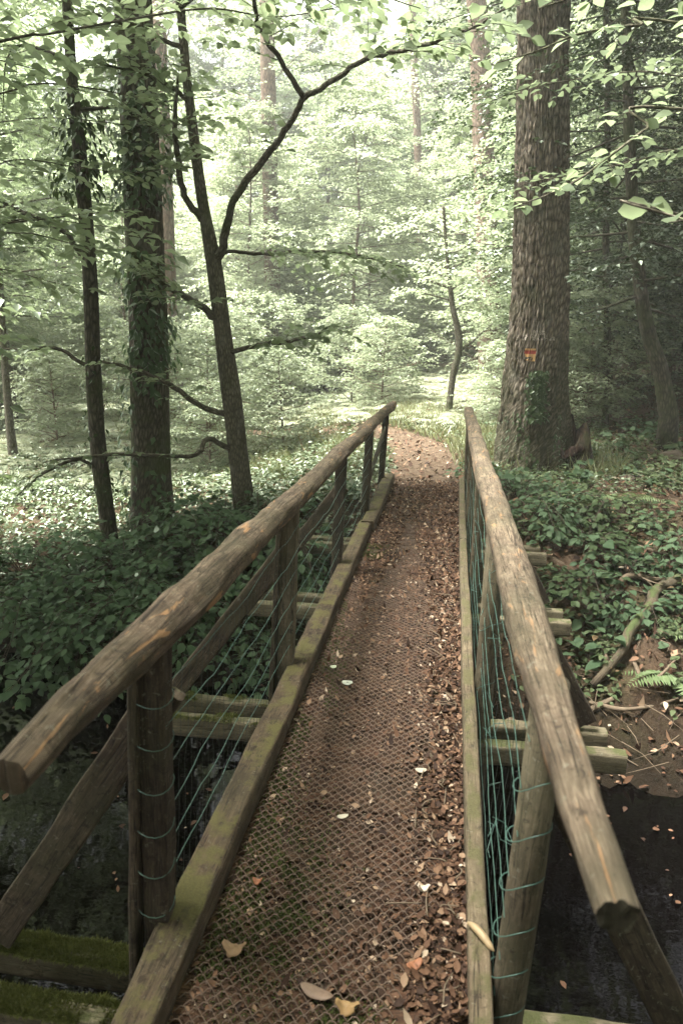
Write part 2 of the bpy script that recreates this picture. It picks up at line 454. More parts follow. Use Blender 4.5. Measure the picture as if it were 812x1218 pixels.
M['far_bark'] = bark('far_bark', (.05, .035, .025), (.13, .09, .065), (.22, .165, .12), moss=.25, scale=.6)
M['twig'] = plain('twig_bark', (.05, .038, .026), .85, .4, 40)
M['dead_twig'] = plain('dead_twig_bark', (.14, .105, .07), .85, .5, 25, bump=.004)
M['beech'] = leafmat('beech_leaves', (.075, .105, .056), (.13, .16, .095), (.19, .25, .125), (.32, .385, .215), tr=.55)
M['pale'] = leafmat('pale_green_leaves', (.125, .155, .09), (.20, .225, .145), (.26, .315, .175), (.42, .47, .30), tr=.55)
M['shrub'] = leafmat('bank_shrub_leaves', (.042, .075, .04), (.085, .125, .068), (.06, .105, .042), (.13, .19, .085), tr=.35, gloss=.2)
M['ivy'] = leafmat('ivy_leaves', (.022, .036, .016), (.055, .078, .036), (.03, .05, .015), (.07, .1, .03), tr=.25, gloss=.2)
M['holly'] = leafmat('dark_evergreen_leaves', (.022, .034, .018), (.055, .072, .042), (.03, .05, .018), (.08, .11, .045), tr=.25, gloss=.22)
M['cover'] = leafmat('ground_cover_leaves', (.05, .075, .035), (.115, .14, .07), (.05, .08, .025), (.12, .15, .06), tr=.3, gloss=.18, brown=.04)
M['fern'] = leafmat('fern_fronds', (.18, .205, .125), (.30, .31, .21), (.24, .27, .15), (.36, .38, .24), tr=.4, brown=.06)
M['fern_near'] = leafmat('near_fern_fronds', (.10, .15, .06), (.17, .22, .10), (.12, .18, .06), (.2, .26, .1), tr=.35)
M['grass'] = leafmat('pale_grass_blades', (.12, .14, .065), (.21, .21, .115), (.14, .17, .06), (.22, .24, .1), tr=.4, brown=.1)
M['litter'] = pieces('leaf_litter_pieces', [(0, (.022, .012, .008)), (.35, (.06, .031, .018)), (.65, (.115, .06, .034)), (.86, (.18, .105, .062)), (.95, (.28, .19, .12)), (1, (.42, .34, .25))])
M['wire_dark'] = plain('dark_thin_wire', (.03, .04, .034), .5, .3, 60, .4)
M['wire'] = plain('green_coated_wire', (.055, .115, .09), .4, .3, 60, .5)
M['net'] = plain('rusty_grey_wire_netting', (.115, .076, .052), .5, .45, 40, .5, .35)
M['water'] = None

def ground_mat(name, path=False):
    m, t, o = newmat(name)
    ob = N_(t, 'ShaderNodeTexCoord').outputs['Object']
    a = noise_(t, ob, 1.1, 6, .65); b = noise_(t, ob, 14, 5, .7); c_ = noise_(t, ob, 60, 4, .7)
    if path:
        c = ramp(t, math_(t, 'ADD', math_(t, 'MULTIPLY', b, .6), math_(t, 'MULTIPLY', c_, .4)), [(.32, (.045, .028, .018)), (.5, (.10, .07, .046)), (.66, (.175, .135, .097))])
    else:
        v = N_(t, 'ShaderNodeTexVoronoi'); v.inputs['Scale'].default_value = 26; t.links.new(ob, v.inputs['Vector'])
        c = ramp(t, b, [(.3, (.022, .015, .010)), (.5, (.062, .042, .027)), (.7, (.125, .085, .055))])
        c = mix(t, .4, c, ramp(t, v.outputs[1], [(0, (.04, .026, .018)), (1, (.15, .10, .065))]))
        c = mix(t, math_(t, 'MULTIPLY', ramp(t, a, [(.46, (0, 0, 0)), (.6, (1, 1, 1))]), .5), c, (.05, .06, .022))
        sp = N_(t, 'ShaderNodeSeparateXYZ'); t.links.new(ob, sp.inputs[0])          # mud by the water line: damp, plus bank shade put into the colour
        wet_shade = ramp(t, math_(t, 'ADD', math_(t, 'ADD', sp.outputs[2], 1.5), math_(t, 'MULTIPLY', a, .25)), [(.38, (1, 1, 1)), (.78, (0, 0, 0))])
        c = mix(t, math_(t, 'MULTIPLY', wet_shade, .85), c, (.012, .009, .006))
    bs = N_(t, 'ShaderNodeBsdfPrincipled'); bs.inputs['Roughness'].default_value = .95; bs.inputs['Specular IOR Level'].default_value = .1
    t.links.new(c, bs.inputs['Base Color'])
    bp = N_(t, 'ShaderNodeBump'); bp.inputs['Strength'].default_value = .9; bp.inputs['Distance'].default_value = .03
    t.links.new(math_(t, 'ADD', b, c_), bp.inputs['Height']); t.links.new(bp.outputs[0], bs.inputs['Normal'])
    t.links.new(bs.outputs[0], o.inputs[0]); return m
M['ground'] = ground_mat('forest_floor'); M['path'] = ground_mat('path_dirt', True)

m, t, o = newmat('stream_water')
ob = N_(t, 'ShaderNodeTexCoord').outputs['Object']
bs = N_(t, 'ShaderNodeBsdfPrincipled'); bs.inputs['Base Color'].default_value = (.0015, .001, .001, 1); bs.inputs['Roughness'].default_value = .02; bs.inputs['IOR'].default_value = 1.24
bp = N_(t, 'ShaderNodeBump'); bp.inputs['Strength'].default_value = .035; bp.inputs['Distance'].default_value = .02
wn = noise_(t, vmul(t, ob, (1.0, 2.2, 1)), 5.5, 3, .5, .3)
t.links.new(wn, bp.inputs['Height']); t.links.new(bp.outputs[0], bs.inputs['Normal']); t.links.new(bs.outputs[0], o.inputs[0])
M['water'] = m

# ------------------------------------------------------------------ ground, stream, path
def axis(a, b, fine0, fine1, df, growth=1.18):
    out = list(np.arange(fine0, fine1 + 1e-6, df)); d = df; x = fine1
    while x < b: d *= growth; x += d; out.append(min(x, b))
    d = df; x = fine0
    while x > a: d *= growth; x -= d; out.insert(0, max(x, a))
    return np.array(out)
xs = axis(-260, 260, -6, 5, .14); ys = axis(-160, 300, -3, 16, .14)
gv = [(x, y, ground(x, y)) for y in ys for x in xs]; nx = len(xs)
gf = [(j * nx + i, j * nx + i + 1, (j + 1) * nx + i + 1, (j + 1) * nx + i) for j in range(len(ys) - 1) for i in range(nx - 1)]
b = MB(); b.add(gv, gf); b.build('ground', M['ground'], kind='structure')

WZ = -1.3
b = MB(); gx = np.linspace(-60, 60, 121); gy = np.linspace(-3.4, 5.9, 12)
b.add([(x, y, WZ) for y in gy for x in gx], [(j * 121 + i, j * 121 + i + 1, (j + 1) * 121 + i + 1, (j + 1) * 121 + i) for j in range(11) for i in range(120)])
b.build('water', M['water'], kind='structure')

PATH = bez([(-.26, 7.45), (-.30, 8.3), (-.42, 9.6), (-.8, 11.2), (-1.9, 13.0), (-3.6, 14.6), (-5.2, 15.6)], 10)
def path_w(i): return np.interp(i / len(PATH), [0, .08, .25, .4, .7, 1], [.36, .40, .62, .62, .5, .5])
b = MB(); v = []; f = []; K = 13
for i, p in enumerate(PATH):
    a = np.array(PATH[min(i + 1, len(PATH) - 1)]) - np.array(PATH[max(i - 1, 0)]); a = a / np.linalg.norm(a); nrm = np.array([a[1], -a[0]])
    for k in range(K):
        u = (k / (K - 1) * 2 - 1) * path_w(i) * (1 + .22 * n3(i * .35, k // 7, 6))
        q = p[:2] + nrm * u
        edge = abs(k / (K - 1) * 2 - 1)
        v.append((q[0], q[1], ground(q[0], q[1]) + .022 - .03 * max(0, edge - .8) / .2))
for i in range(len(PATH) - 1):
    for k in range(K - 1): f.append((i * K + k, i * K + k + 1, (i + 1) * K + k + 1, (i + 1) * K + k))
b.add(v, f); b.build('path', M['path'], kind='structure')
PA = np.array([p[:2] for p in PATH])
def path_d(x, y): return np.min(np.hypot(PA[:, 0] - x, PA[:, 1] - y))

# ------------------------------------------------------------------ footbridge
random.seed(3)
Y0, Y1 = -1.3, 7.5
XL, XR = -.62, .10                            # inner faces of the kerbs
br = thing('footbridge', 'narrow weathered wooden footbridge with wire netting deck and railings crossing the dark stream', 'footbridge')
# bearers and transoms
for x in (-.56, .06):
    b = MB(); timber(b, [(x, Y0, -.13), (x, Y1, -.13)], .12, .16, amp=.003); b.build('bearer', M['beam_dark'], br)
POSTY = [-1.2, .0, 1.46, 2.98, 4.48, 5.92, 7.30]
TR = [p for p in POSTY if -2 < p < 7]
for i, y in enumerate(TR):
    for s in (-1, 1):
        b = MB(); l = -1.40 + random.uniform(-.06, .04); r_ = (.84 if s < 0 else .81) + random.uniform(-.015, .015)
        timber(b, [(l, y + s * .088, -.265 + random.uniform(-.006, .006)), (r_, y + s * .088 + random.uniform(-.01, .01), -.265)], .068, .11, amp=.004, wob=.008)
        to = b.build('transom', M['transom'], br)
        if i in (2, 3):                       # thick moss cushions on the left ends
            N = 15000 if i == 2 else 3500
            xx = rng.uniform(l + .01, -.80, N); xx = xx[rng.random(N) < np.clip((-.78 - xx) / .3 + .5, .3, 1)] if i == 2 else xx
            N = len(xx); yy = y + s * .088 + rng.uniform(-.037, .037, N)
            keep = np.array([n3(a * 7, c * 9, 2 + i) > (-.45 if i == 2 else .05) for a, c in zip(xx, yy)])
            xx, yy = xx[keep], yy[keep]; N = len(xx)
            P = np.stack([xx, yy, np.full(N, -.212)], 1); sd2 = (yy - y - s * .088) / .037
            D = np.stack([rng.normal(0, .5, N), sd2 * .8 + rng.normal(0, .4, N), np.full(N, .75)], 1)
            me = leaf_mesh('moss', P, D, rng.normal(0, 1, (N, 3)), rng.uniform(.007, .018, N) * (.6 + .9 * np.array([max(0, n3(a * 16, c * 16, 5)) + .3 for a, c in zip(xx, yy)])), LEAF_THIN, fold=.2, droop=.9)
            finish(me, 'moss', leafmat('moss_tufts', (.075, .085, .024), (.20, .205, .07), (.08, .10, .028), (.2, .22, .07), tr=.3, gloss=.02) if 'moss' not in M else M['moss'], to, False)
M['moss'] = leafmat('moss_tufts_deck', (.05, .068, .02), (.12, .14, .05), (.07, .09, .03), (.14, .16, .06), tr=.3, gloss=.02)
# deck boards
y = Y0; k = 0
while y < Y1 - .02:
    wd = random.uniform(.125, .15); b = MB()
    z = -.028 + random.uniform(-.004, .004) + (.006 if 5.55 < y < 5.75 else 0)
    timber(b, [(XL - .02, y + wd / 2, z), (XR + .02, y + wd / 2 + random.uniform(-.006, .006), z + random.uniform(-.003, .003))], wd - random.choice((.001, .001, .002, .002, .007)), .036, rnd=.18, seg=.05, amp=.003)
    b.build('deck_board', M['deck'], br); y += wd + .003; k += 1
# kerbs: left in two lengths, right in two lengths
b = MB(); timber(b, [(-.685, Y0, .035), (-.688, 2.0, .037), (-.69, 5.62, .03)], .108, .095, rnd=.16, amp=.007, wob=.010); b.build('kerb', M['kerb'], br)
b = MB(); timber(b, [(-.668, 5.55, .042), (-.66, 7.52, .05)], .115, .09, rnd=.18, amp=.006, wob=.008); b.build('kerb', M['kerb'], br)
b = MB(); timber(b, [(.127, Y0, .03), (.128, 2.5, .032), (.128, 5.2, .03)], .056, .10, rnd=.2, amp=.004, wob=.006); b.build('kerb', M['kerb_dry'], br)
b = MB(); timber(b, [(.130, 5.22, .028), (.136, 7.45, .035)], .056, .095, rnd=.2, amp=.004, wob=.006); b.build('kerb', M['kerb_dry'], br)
# handrails
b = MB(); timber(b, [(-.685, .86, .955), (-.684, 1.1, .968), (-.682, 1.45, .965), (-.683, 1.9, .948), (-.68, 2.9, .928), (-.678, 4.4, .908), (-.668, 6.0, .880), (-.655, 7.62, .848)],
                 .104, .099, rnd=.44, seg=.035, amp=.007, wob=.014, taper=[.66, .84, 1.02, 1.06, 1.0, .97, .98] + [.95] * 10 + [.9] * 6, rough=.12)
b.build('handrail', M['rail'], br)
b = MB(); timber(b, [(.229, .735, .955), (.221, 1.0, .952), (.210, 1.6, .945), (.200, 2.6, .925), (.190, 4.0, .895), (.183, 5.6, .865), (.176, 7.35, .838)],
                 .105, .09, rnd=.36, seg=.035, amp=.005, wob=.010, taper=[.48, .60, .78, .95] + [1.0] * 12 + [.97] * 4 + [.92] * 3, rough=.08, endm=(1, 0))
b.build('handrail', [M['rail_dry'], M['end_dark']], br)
# posts, battens, braces
def rail_z(y): return np.interp(y, [.8, 1.45, 2.9, 4.4, 6, 7.6], [.94, .955, .928, .908, .88, .848]) - .045
for i, y in enumerate(POSTY):
    if i < 2: continue
    j = i - 2
    tx = [-.70, -.715, -.715, -.70, -.69][j]; bx = [-.795, -.795, -.79, -.765, -.75][j]
    b = MB(); wd = [.072, .078, .072, .07, .065][j]
    timber(b, [(bx, y, -.62 if i < 6 else -.3), (tx, y, rail_z(y))], wd, wd, up=(0, 1, 0), rnd=.14, amp=.004, wob=.006)
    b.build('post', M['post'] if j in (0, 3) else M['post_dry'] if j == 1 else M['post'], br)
    if j in (0, 1):
        b = MB(); timber(b, [(bx - .046, y - .03, -.35), (tx - .040, y - .03, rail_z(y) - .005)], .026, .045, up=(0, 1, 0), amp=.003)
        b.build('batten', M['brace'], br)
    b = MB()
    rx0 = .197; rx1 = [.245, .215, .205, .195, .188][j]
    zt = np.interp(y, [1.4, 3, 4.5, 7.3], [.90, .88, .85, .80])
    if j in (0, 1):                           # half-round poles
        tube(b, [(rx0 - .012, y - .02, -.7), (rx0, y - .02, -.2), ((rx0 + rx1) / 2 + .004, y - .02, .35), (rx1, y - .02, zt)], [.047, .046, .044, .04], 18, amp=.09, fr=2)
    else:
        timber(b, [(rx0 - .005, y, -.62 if i < 6 else -.3), (rx1, y, zt)], .062, .062, up=(0, 1, 0), rnd=.2, amp=.004, wob=.006)
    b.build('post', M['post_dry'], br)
def brace(p0, p1, w_, h_, mt, name='brace'):
    b = MB(); timber(b, [p0, p1], w_, h_, up=(0, 1, 0), rnd=.15, amp=.005, wob=.006); return b.build(name, mt, br)
brace((-1.33, 1.530, -.17), (-.71, 1.530, .745), .105, .036, M['brace'])
brace((-1.36, 3.045, -.16), (-.72, 3.045, .68), .095, .036, M['brace'])
brace((-1.32, 4.54, -.17), (-.72, 4.54, .62), .09, .036, M['brace'])
brace((-.78, 5.92, .12), (-.70, 7.28, .62), .03, .085, M['brace'])
brace((.70, 1.52, -.22), (.275, 1.50, .64), .10, .036, M['post'])
brace((.70, 3.06, -.17), (.25, 3.04, .66), .095, .036, M['post'])
brace((.68, 4.56, -.17), (.24, 4.54, .66), .09, .036, M['post'])

# hexagonal wire netting stapled over the deck
b = MB(); pw, ph = .0365, .0180; v = []; f = []; g = []
def wseg(p, q, r=.0018):
    p = np.array(p); q = np.array(q); d = q - p; L = np.linalg.norm(d); d = d / L
    s_ = np.cross(d, (0, 0, 1.0)); s_ /= max(np.linalg.norm(s_), 1e-6); u_ = np.cross(s_, d)
    o_ = len(v)
    for e in (p - d * .0006, q + d * .0006):
        for a in (0, 2.094, 4.189): v.append(e + (s_ * cos(a) + u_ * sin(a)) * r); g.append((0, 0, 0))
    for k in range(3): k2 = (k + 1) % 3; f.append((o_ + k, o_ + k2, o_ + 3 + k2, o_ + 3 + k))
ny = int((Y1 - .25 - Y0) / ph); nxn = int((XR - XL - .01) / pw)
def lift(x, y): return .006 + .006 * max(0, n3(x * 6, y * 5, 1.5)) + .003 * n3(x * 23, y * 21, 4)
for j in range(ny):
    yb = Y0 + j * ph
    if yb < -1.2: continue
    for i in range(nxn + 1):
        xb = XL + .008 + (i + .5 * (j % 2)) * pw
        if xb > XR - .012: continue
        wr = lambda x, y: (x + .004 * n3(y * 3, x * 4, 7), y + .007 * n3(x * 3, y * 2.5, 5), 0)
        if xb > -.07 + .05 * n3(yb * 1.3, 3) and n3(xb * 9, yb * 2, 12) > -.25: continue   # buried under the litter on the right
        if yb > 3.6 and n3(xb * 5, yb * 3, 2) > .55 - (yb - 3.6) * .5: continue
        A = wr(xb - pw * .5, yb); Bq = wr(xb - pw * .16, yb + ph * .62); Cq = wr(xb + pw * .16, yb + ph * .62); Dq = wr(xb + pw * .5, yb)
        h = .0055 + .003 * n3(i * 1.7, j * 2.3)
        z = [lift(xb - pw * .5, yb), lift(xb, yb) + h, lift(xb, yb) + h, lift(xb + pw * .5, yb)]
        A, Bq, Cq, Dq = [(p[0], p[1], z[k] - .006) for k, p in enumerate((A, Bq, Cq, Dq))]
        wseg(A, Bq); wseg(Bq, Cq); wseg(Cq, Dq)
        if j % 1 == 0: wseg(Dq, (Dq[0], Dq[1] - ph * .30, Dq[2] - .001), .0016)
b.add(v, f, g); b.build('deck_netting', M['net'], br)

# green wire netting along both railings, and its ends wrapped round the first posts
def side_net(x0, x1, ya, yb, z0, z1, seed, nh=7, dv=.05, dense=1.0):
    b = MB()
    for k in range(nh):
        z = z0 + (z1 - z0) * k / (nh - 1); P = []
        for y in np.arange(ya, yb + .01, .07):
            sag = -.035 * sin(pi * ((y - ya) / 1.5 % 1)) * (k / nh)
            zz = z + sag + .016 * n3(y * 3, k, seed) + .012 * n3(y * 9, k, seed + 3)
            xx = x0 + (x1 - x0) * (zz / .85) + .016 * n3(y * 2, k * .6, seed + 7)
            P.append((xx, y + .01 * n3(k, y * 4, seed), zz))
        tube(b, P, .0014, 4, cap=False)
    for y in np.arange(ya, yb, dv):
        if random.random() > dense: continue
        P = []
        for q in range(8):
            z = z0 + (z1 - z0) * q / 7
            P.append((x0 + (x1 - x0) * (z / .85) + .016 * n3(y * 2, q * .6, seed + 7), y + .012 * n3(y * 3, q, seed + 5) + random.uniform(-.004, .004), z))
        tube(b, P, .0007, 3, cap=False, m=1)
    return b
b = side_net(-.742, -.665, 1.44, 7.2, .07, .80, 1.0)
for z in (.12, .25, .38, .51, .64, .76):      # wraps on the near left post
    cx = -.795 + .095 * (z + .62) / 1.53; tube(b, [(cx + .050 * cos(a) - .006, 1.455 + .052 * sin(a), z + .006 * sin(2 * a)) for a in np.linspace(0, 2 * pi, 17)], .0014, 4, cap=False)
b.build('wire_netting', [M['wire'], M['wire_dark']], br)
b = side_net(.168, .205, 1.40, 7.2, .03, .76, 9.0, nh=7, dv=.085, dense=.7)
for y, r_ in ((1.44, .052), (2.96, .050)):
    for z in ((-.18, -.04, .09, .22, .36, .5, .64) if y < 2 else (.05, .35, .62, .66, .70)):
        cx = .197 + .048 * max(0, z) / .9; tube(b, [(cx + r_ * cos(a), y + r_ * sin(a), z + .03 * cos(a + .6) + .005 * sin(3 * a)) for a in np.linspace(0, 2 * pi, 19)], .0016, 4, cap=False)
for q in range(26):                           # loose bent ends where the netting has come away
    y = random.uniform(1.6, 4.6); z = random.uniform(.0, .5); p = np.array([.175, y, z])
    tube(b, [p, p + np.array([random.uniform(-.02, .05), random.uniform(-.06, .06), random.uniform(-.05, .05)]), p + np.array([random.uniform(-.02, .07), random.uniform(-.1, .1), random.uniform(-.08, .08)])], .0014, 4, cap=False)
b.build('wire_netting', [M['wire'], M['wire_dark']], br)
# moss along the left side of the deck, litter over the whole deck
N = 16000; xx = XL + .003 + np.abs(rng.normal(0, .07, N)); yy = rng.uniform(.7, 5.2, N)
keep = np.array([a < XR - .2 and n3(a * 4, c * 2.1, 2.5) - (a - XL) * .7 > -.10 for a, c in zip(xx, yy)]); xx, yy = xx[keep], yy[keep]
a_ = rng.normal(-.43, .07, 5200); b_ = rng.normal(1.62, .17, 5200); ok = np.array([XL < p < -.2 and n3(p * 16, q * 13, 3) > -.12 for p, q in zip(a_, b_)])
c_ = rng.normal(-.2, .05, 900); d_ = rng.normal(1.28, .05, 900)
xx = np.concatenate([xx, a_[ok], c_]); yy = np.concatenate([yy, b_[ok], d_]); N = len(xx)
me = leaf_mesh('moss', np.stack([xx, yy, np.full(N, -.008)], 1), np.stack([rng.normal(0, .7, N), rng.normal(0, .7, N), np.full(N, .6)], 1), rng.normal(0, 1, (N, 3)), rng.uniform(.009, .021, N), LEAF_THIN, fold=.2, droop=.5)
finish(me, 'deck_moss', M['moss'], br, False)

# ------------------------------------------------------------------ leaf litter
_c = [(0, 0), (.3, .28), (.62, .30), (1, 0), (.6, -.26), (.28, -.22), (.45, .02)]
LEAF_CRUMB = (np.array(_c), [(0, 6, 1), (1, 6, 2), (2, 6, 3), (3, 6, 4), (4, 6, 5), (5, 6, 0)])
def litter(name, P, smin, smax, mat=None, flat=.35):
    N = len(P); D = np.stack([rng.normal(0, 1, N), rng.normal(0, 1, N), rng.normal(0, .12, N)], 1)
    Nn = np.stack([rng.normal(0, flat, N), rng.normal(0, flat, N), np.ones(N)], 1)
    sz = smin + (smax - smin) * rng.random(N) ** 2.2
    me = leaf_mesh(name, P, D, Nn, sz, LEAF_CRUMB, fold=.3, curl=rng.normal(.0, .55, N))
    return tag(finish(me, name, mat or M['litter'], None, False), None, None, kind='stuff')
N = 27000; yy = rng.uniform(-1.2, 7.6, N); u = rng.random(N)
xx = np.where(u < .45, XR - np.abs(rng.normal(0, .10, N)), np.where(u < .85, XR - np.abs(rng.normal(0, .30, N)), np.where(u < .90, XL + np.abs(rng.normal(0, .05, N)), rng.uniform(XL, XR, N))))
ok = (xx > XL) & (xx < XR - .004); xx, yy = xx[ok], yy[ok]
heap = np.exp(-((XR - xx) / .10) ** 2) * .014
P1 = np.stack([xx, yy, -.006 + rng.random(len(xx)) * (.008 + heap)], 1)
N = 9000; yy = rng.uniform(3.2, 7.7, N); xx = rng.uniform(XL, XR, N); P2 = np.stack([xx, yy, -.006 + rng.random(N) * .012], 1)
N = 32000; yy = rng.uniform(-1.2, 7.5, N); xx = rng.uniform(XL, XR, N)
ok = np.array([n3(a * 7, c * 5, 6.6) > -.12 for a, c in zip(xx, yy)]); xx, yy = xx[ok], yy[ok]
P3 = np.stack([xx, yy, -.009 + rng.random(len(xx)) * .006], 1)
tag(litter('dirt_crumbs', P3, .004, .022, flat=.6), 'fine brown crumbs and grit caught in the deck netting', 'leaf litter')
tag(litter('leaf_litter', np.concatenate([P1, P2]), .005, .036), 'brown crumbled leaf litter lying along the deck of the footbridge', 'leaf litter')
pts = []
while len(pts) < 26000:
    x = rng.uniform(-7, 7); y = rng.uniform(3.6, 17)
    if rng.random() > min(1, (8.5 / max(y, 1)) ** 1.5): continue
    dens = .85 if x > .3 else .35
    if path_d(x, y) < .65: dens = .55
    if rng.random() < dens and not (XL - .15 < x < XR + .1 and y < 7.5):
        z = ground(x, y)
        if z > WZ: pts.append((x, y, z + .012 + rng.random() * .02 + (.015 if path_d(x, y) < .6 else 0)))
tag(litter('fallen_leaves', np.array(pts), .025, .085), 'brown fallen leaves scattered over the banks and forest floor', 'leaf litter')

mb = MB(); r_ = np.random.default_rng(77)
for q in range(110):
    x = XR - abs(r_.normal(0, .09)) - .012; y = r_.uniform(.75, 6.5)
    if x < XL + .02: continue
    a = r_.normal(1.57, .8); l = r_.uniform(.03, .11); d = np.array([cos(a), sin(a), 0]) * l; p = np.array([x, y, .012 + .006 * r_.random()])
    if p[0] + d[0] > XR - .004: d[0] = -abs(d[0])
    tube(mb, bez([p, p + d * .5 + np.array([r_.normal(0, .012), 0, .004]), p + d], 3), [.0026, .0025, .0024, .0022, .002, .0017, .001], 5, amp=.2, fr=40)
tag(mb.build('twig_litter', M['dead_twig']), 'short bare twigs lying in the litter strip on the deck', 'twigs', kind='stuff')

N = 420; xx = rng.uniform(.4, 4.5, N); yy = 4.6 - np.abs(rng.normal(0, .9, N)); u_ = rng.random(N) < .3; xx[u_] = rng.uniform(-5, -1, u_.sum()); yy[u_] = rng.uniform(2, 4.8, u_.sum())
ok = np.array([ground(a, c) < WZ and (n3(a * 1.3, c * 1.3, 21) > -.1) for a, c in zip(xx, yy)]); xx, yy = xx[ok], yy[ok]
tag(litter('floating_leaves', np.stack([xx, yy, np.full(len(xx), WZ + .006)], 1), .02, .07, flat=.06), 'brown leaves floating on the dark stream near its bank', 'leaf litter')
def one_leaf(name, label, px, py, size, col, rough=.6, hole=False, ang=0.0, curl=.1, z=.012, wide=1.0, lobed=False):
    d = FW + RT * ((px - 406) / FPX) + UP * ((609 - py) / FPX); p = EYE + d * ((z - EYE.z) / d.z)
    b = MB(); n = 28; top = []
    rings = [.16 if hole else .02, .45, .75, 1.0]; vv = []
    for r in rings:
        for k in range(n):
            th = 2 * pi * k / n; rad = r * size * .5 * (1 + .07 * n3(cos(th) * 2 + px, sin(th) * 2))
            if lobed: rad *= 1 + (.10 * cos(7 * th + .7) + .07 * cos(11 * th + px)) * r
            x, y = rad * cos(th), rad * sin(th) * (wide * (.68 if lobed else 1))
            if not hole: x *= 1.15 if cos(th) > 0 else 1
            zz = curl * size * (r * r * cos(2 * th) * .5 + .25 * r * r + .3 * n3(x * 40, y * 40, px))
            vv.append((x * cos(ang) - y * sin(ang), x * sin(ang) + y * cos(ang), zz))
    ff = [(i * n + k, i * n + (k + 1) % n, (i + 1) * n + (k + 1) % n, (i + 1) * n + k) for i in range(3) for k in range(n)]
    if not hole: ff.append(tuple(range(n))[::-1])
    b.add(vv, ff); m_ = plain(name + '_tissue', col, rough, .25, 60)
    o = b.build(name, m_); o.location = p
    so = o.modifiers.new('thickness', 'SOLIDIFY'); so.thickness = .0012
    return tag(o, label, 'leaf', 'leaves that stand out on the deck')
one_leaf('fallen_leaf', 'pale round fallen leaf with a dark hole in its middle on the deck', 413, 812, .052, (.55, .56, .47), hole=True, wide=.85)
one_leaf('fallen_leaf', 'small pale green round leaf just behind the holed leaf', 396, 793, .032, (.40, .43, .30), ang=.5)
one_leaf('fallen_leaf', 'pale tan oval leaf lying beside the litter strip, next to a dark curl', 500, 916, .042, (.42, .36, .27), ang=.1, wide=.65)
one_leaf('fallen_leaf', 'pale tan leaf alone on the bare netting in mid deck', 407, 971, .038, (.40, .36, .27), ang=.4, wide=.6)
one_leaf('fallen_leaf', 'orange brown leaf on the green moss beside the left kerb', 306, 1048, .03, (.24, .10, .05), curl=.5, wide=.7)
one_leaf('fallen_leaf', 'large curled tan leaf in front of the moss patch by the left kerb', 278, 1128, .062, (.30, .19, .11), curl=.55, lobed=True)
one_leaf('fallen_leaf', 'grey bark-like leaf lying flat on the netting near the bottom edge', 375, 1180, .085, (.17, .115, .08), curl=.12, wide=.42, ang=-.25)
one_leaf('fallen_leaf', 'large golden lobed oak leaf at the bottom edge of the deck', 412, 1198, .055, (.27, .17, .075), curl=.6, lobed=True)
one_leaf('fallen_leaf', 'cream coloured crumpled leaf at the edge of the litter strip', 503, 1056, .035, (.55, .47, .36), curl=.5, lobed=True)
one_leaf('fallen_leaf', 'rusty red leaf lying just below the grey bark-like leaf in the litter', 492, 1148, .045, (.26, .11, .055), curl=.3, wide=.6, ang=.6)
# curled slug-like leaf on the right kerb
b = MB(); tube(b, bez([(.10, 1.55, .092), (.118, 1.535, .096), (.14, 1.51, .094), (.158, 1.487, .088), (.168, 1.478, .084)], 5), interp([.004, .010, .011, .008, .0015], 21), 10, amp=.1)
o = b.build('curled_leaf', plain('curled_leaf_skin', (.33, .24, .13), .45, .35, 60, .4)); tag(o, 'tan slug-like curled leaf lying across the right kerb', 'leaf')

# ------------------------------------------------------------------ trees
random.seed(11)
def pxline(Y, pts): return [np.array(at(x, y, Y)) for x, y in pts]

def add_branches(mb, lv, r, trunk, rads, z0, n, length, size, up=.25, tn=16, tl=(.3, .8), gap=.06, twig_r=.003, flat=.35, lean=None, sides=4, sub=2, droop=.15, br=.022):
    """n limbs leave the trunk between z0 and its tip; each carries sprays, and side limbs with more."""
    T = np.array(trunk); Z = T[:, 2]
    for k in range(n):
        z = z0 + (Z[-1] - z0) * ((k + r.random()) / n) ** .9
        i = min(len(T) - 2, max(0, int(np.searchsorted(Z, z) - 1)))
        t = (z - Z[i]) / max(Z[i + 1] - Z[i], 1e-6); p = T[i] + (T[i + 1] - T[i]) * min(1, max(0, t))
        a = k * 2.4 + r.random() * 1.2
        d = np.array([cos(a), sin(a), 0]);
        if lean is not None: d = norm(d + lean)
        h = (z - z0) / max(Z[-1] - z0, .1)
        L = length(h) * (.7 + .5 * r.random())
        e1 = p + d * L * .5 + np.array([0, 0, L * up * .6]) + r.normal(0, .08 * L, 3); e2 = p + d * L + np.array([0, 0, L * up * .55]) + r.normal(0, .1 * L, 3)
        pts = bez([p, e1, e2], 4); R = interp([br * (1.3 - h * .7), br * .6, br * .15], len(pts))
        tube(mb, pts, R, sides, cap=False)
        spray(lv, mb, pts, r, size, tl, tn, gap, flat, .2, twig_r=twig_r, droop=droop)
        for q in range(sub):
            s = .3 + .5 * r.random(); c = pts[int(s * (len(pts) - 1))]
            d2 = norm(d + r.normal(0, .7, 3) * np.array([1, 1, .4])); l2 = L * (.35 + .3 * r.random())
            p2 = [c, c + d2 * l2 * .5 + np.array([0, 0, .06 * l2]), c + d2 * l2]
            tube(mb, p2, [br * .4, br * .3, br * .1], 3, cap=False)
            spray(lv, mb, p2, r, size, tl, max(4, tn // 2), gap, flat, .15, twig_r=twig_r, droop=droop)

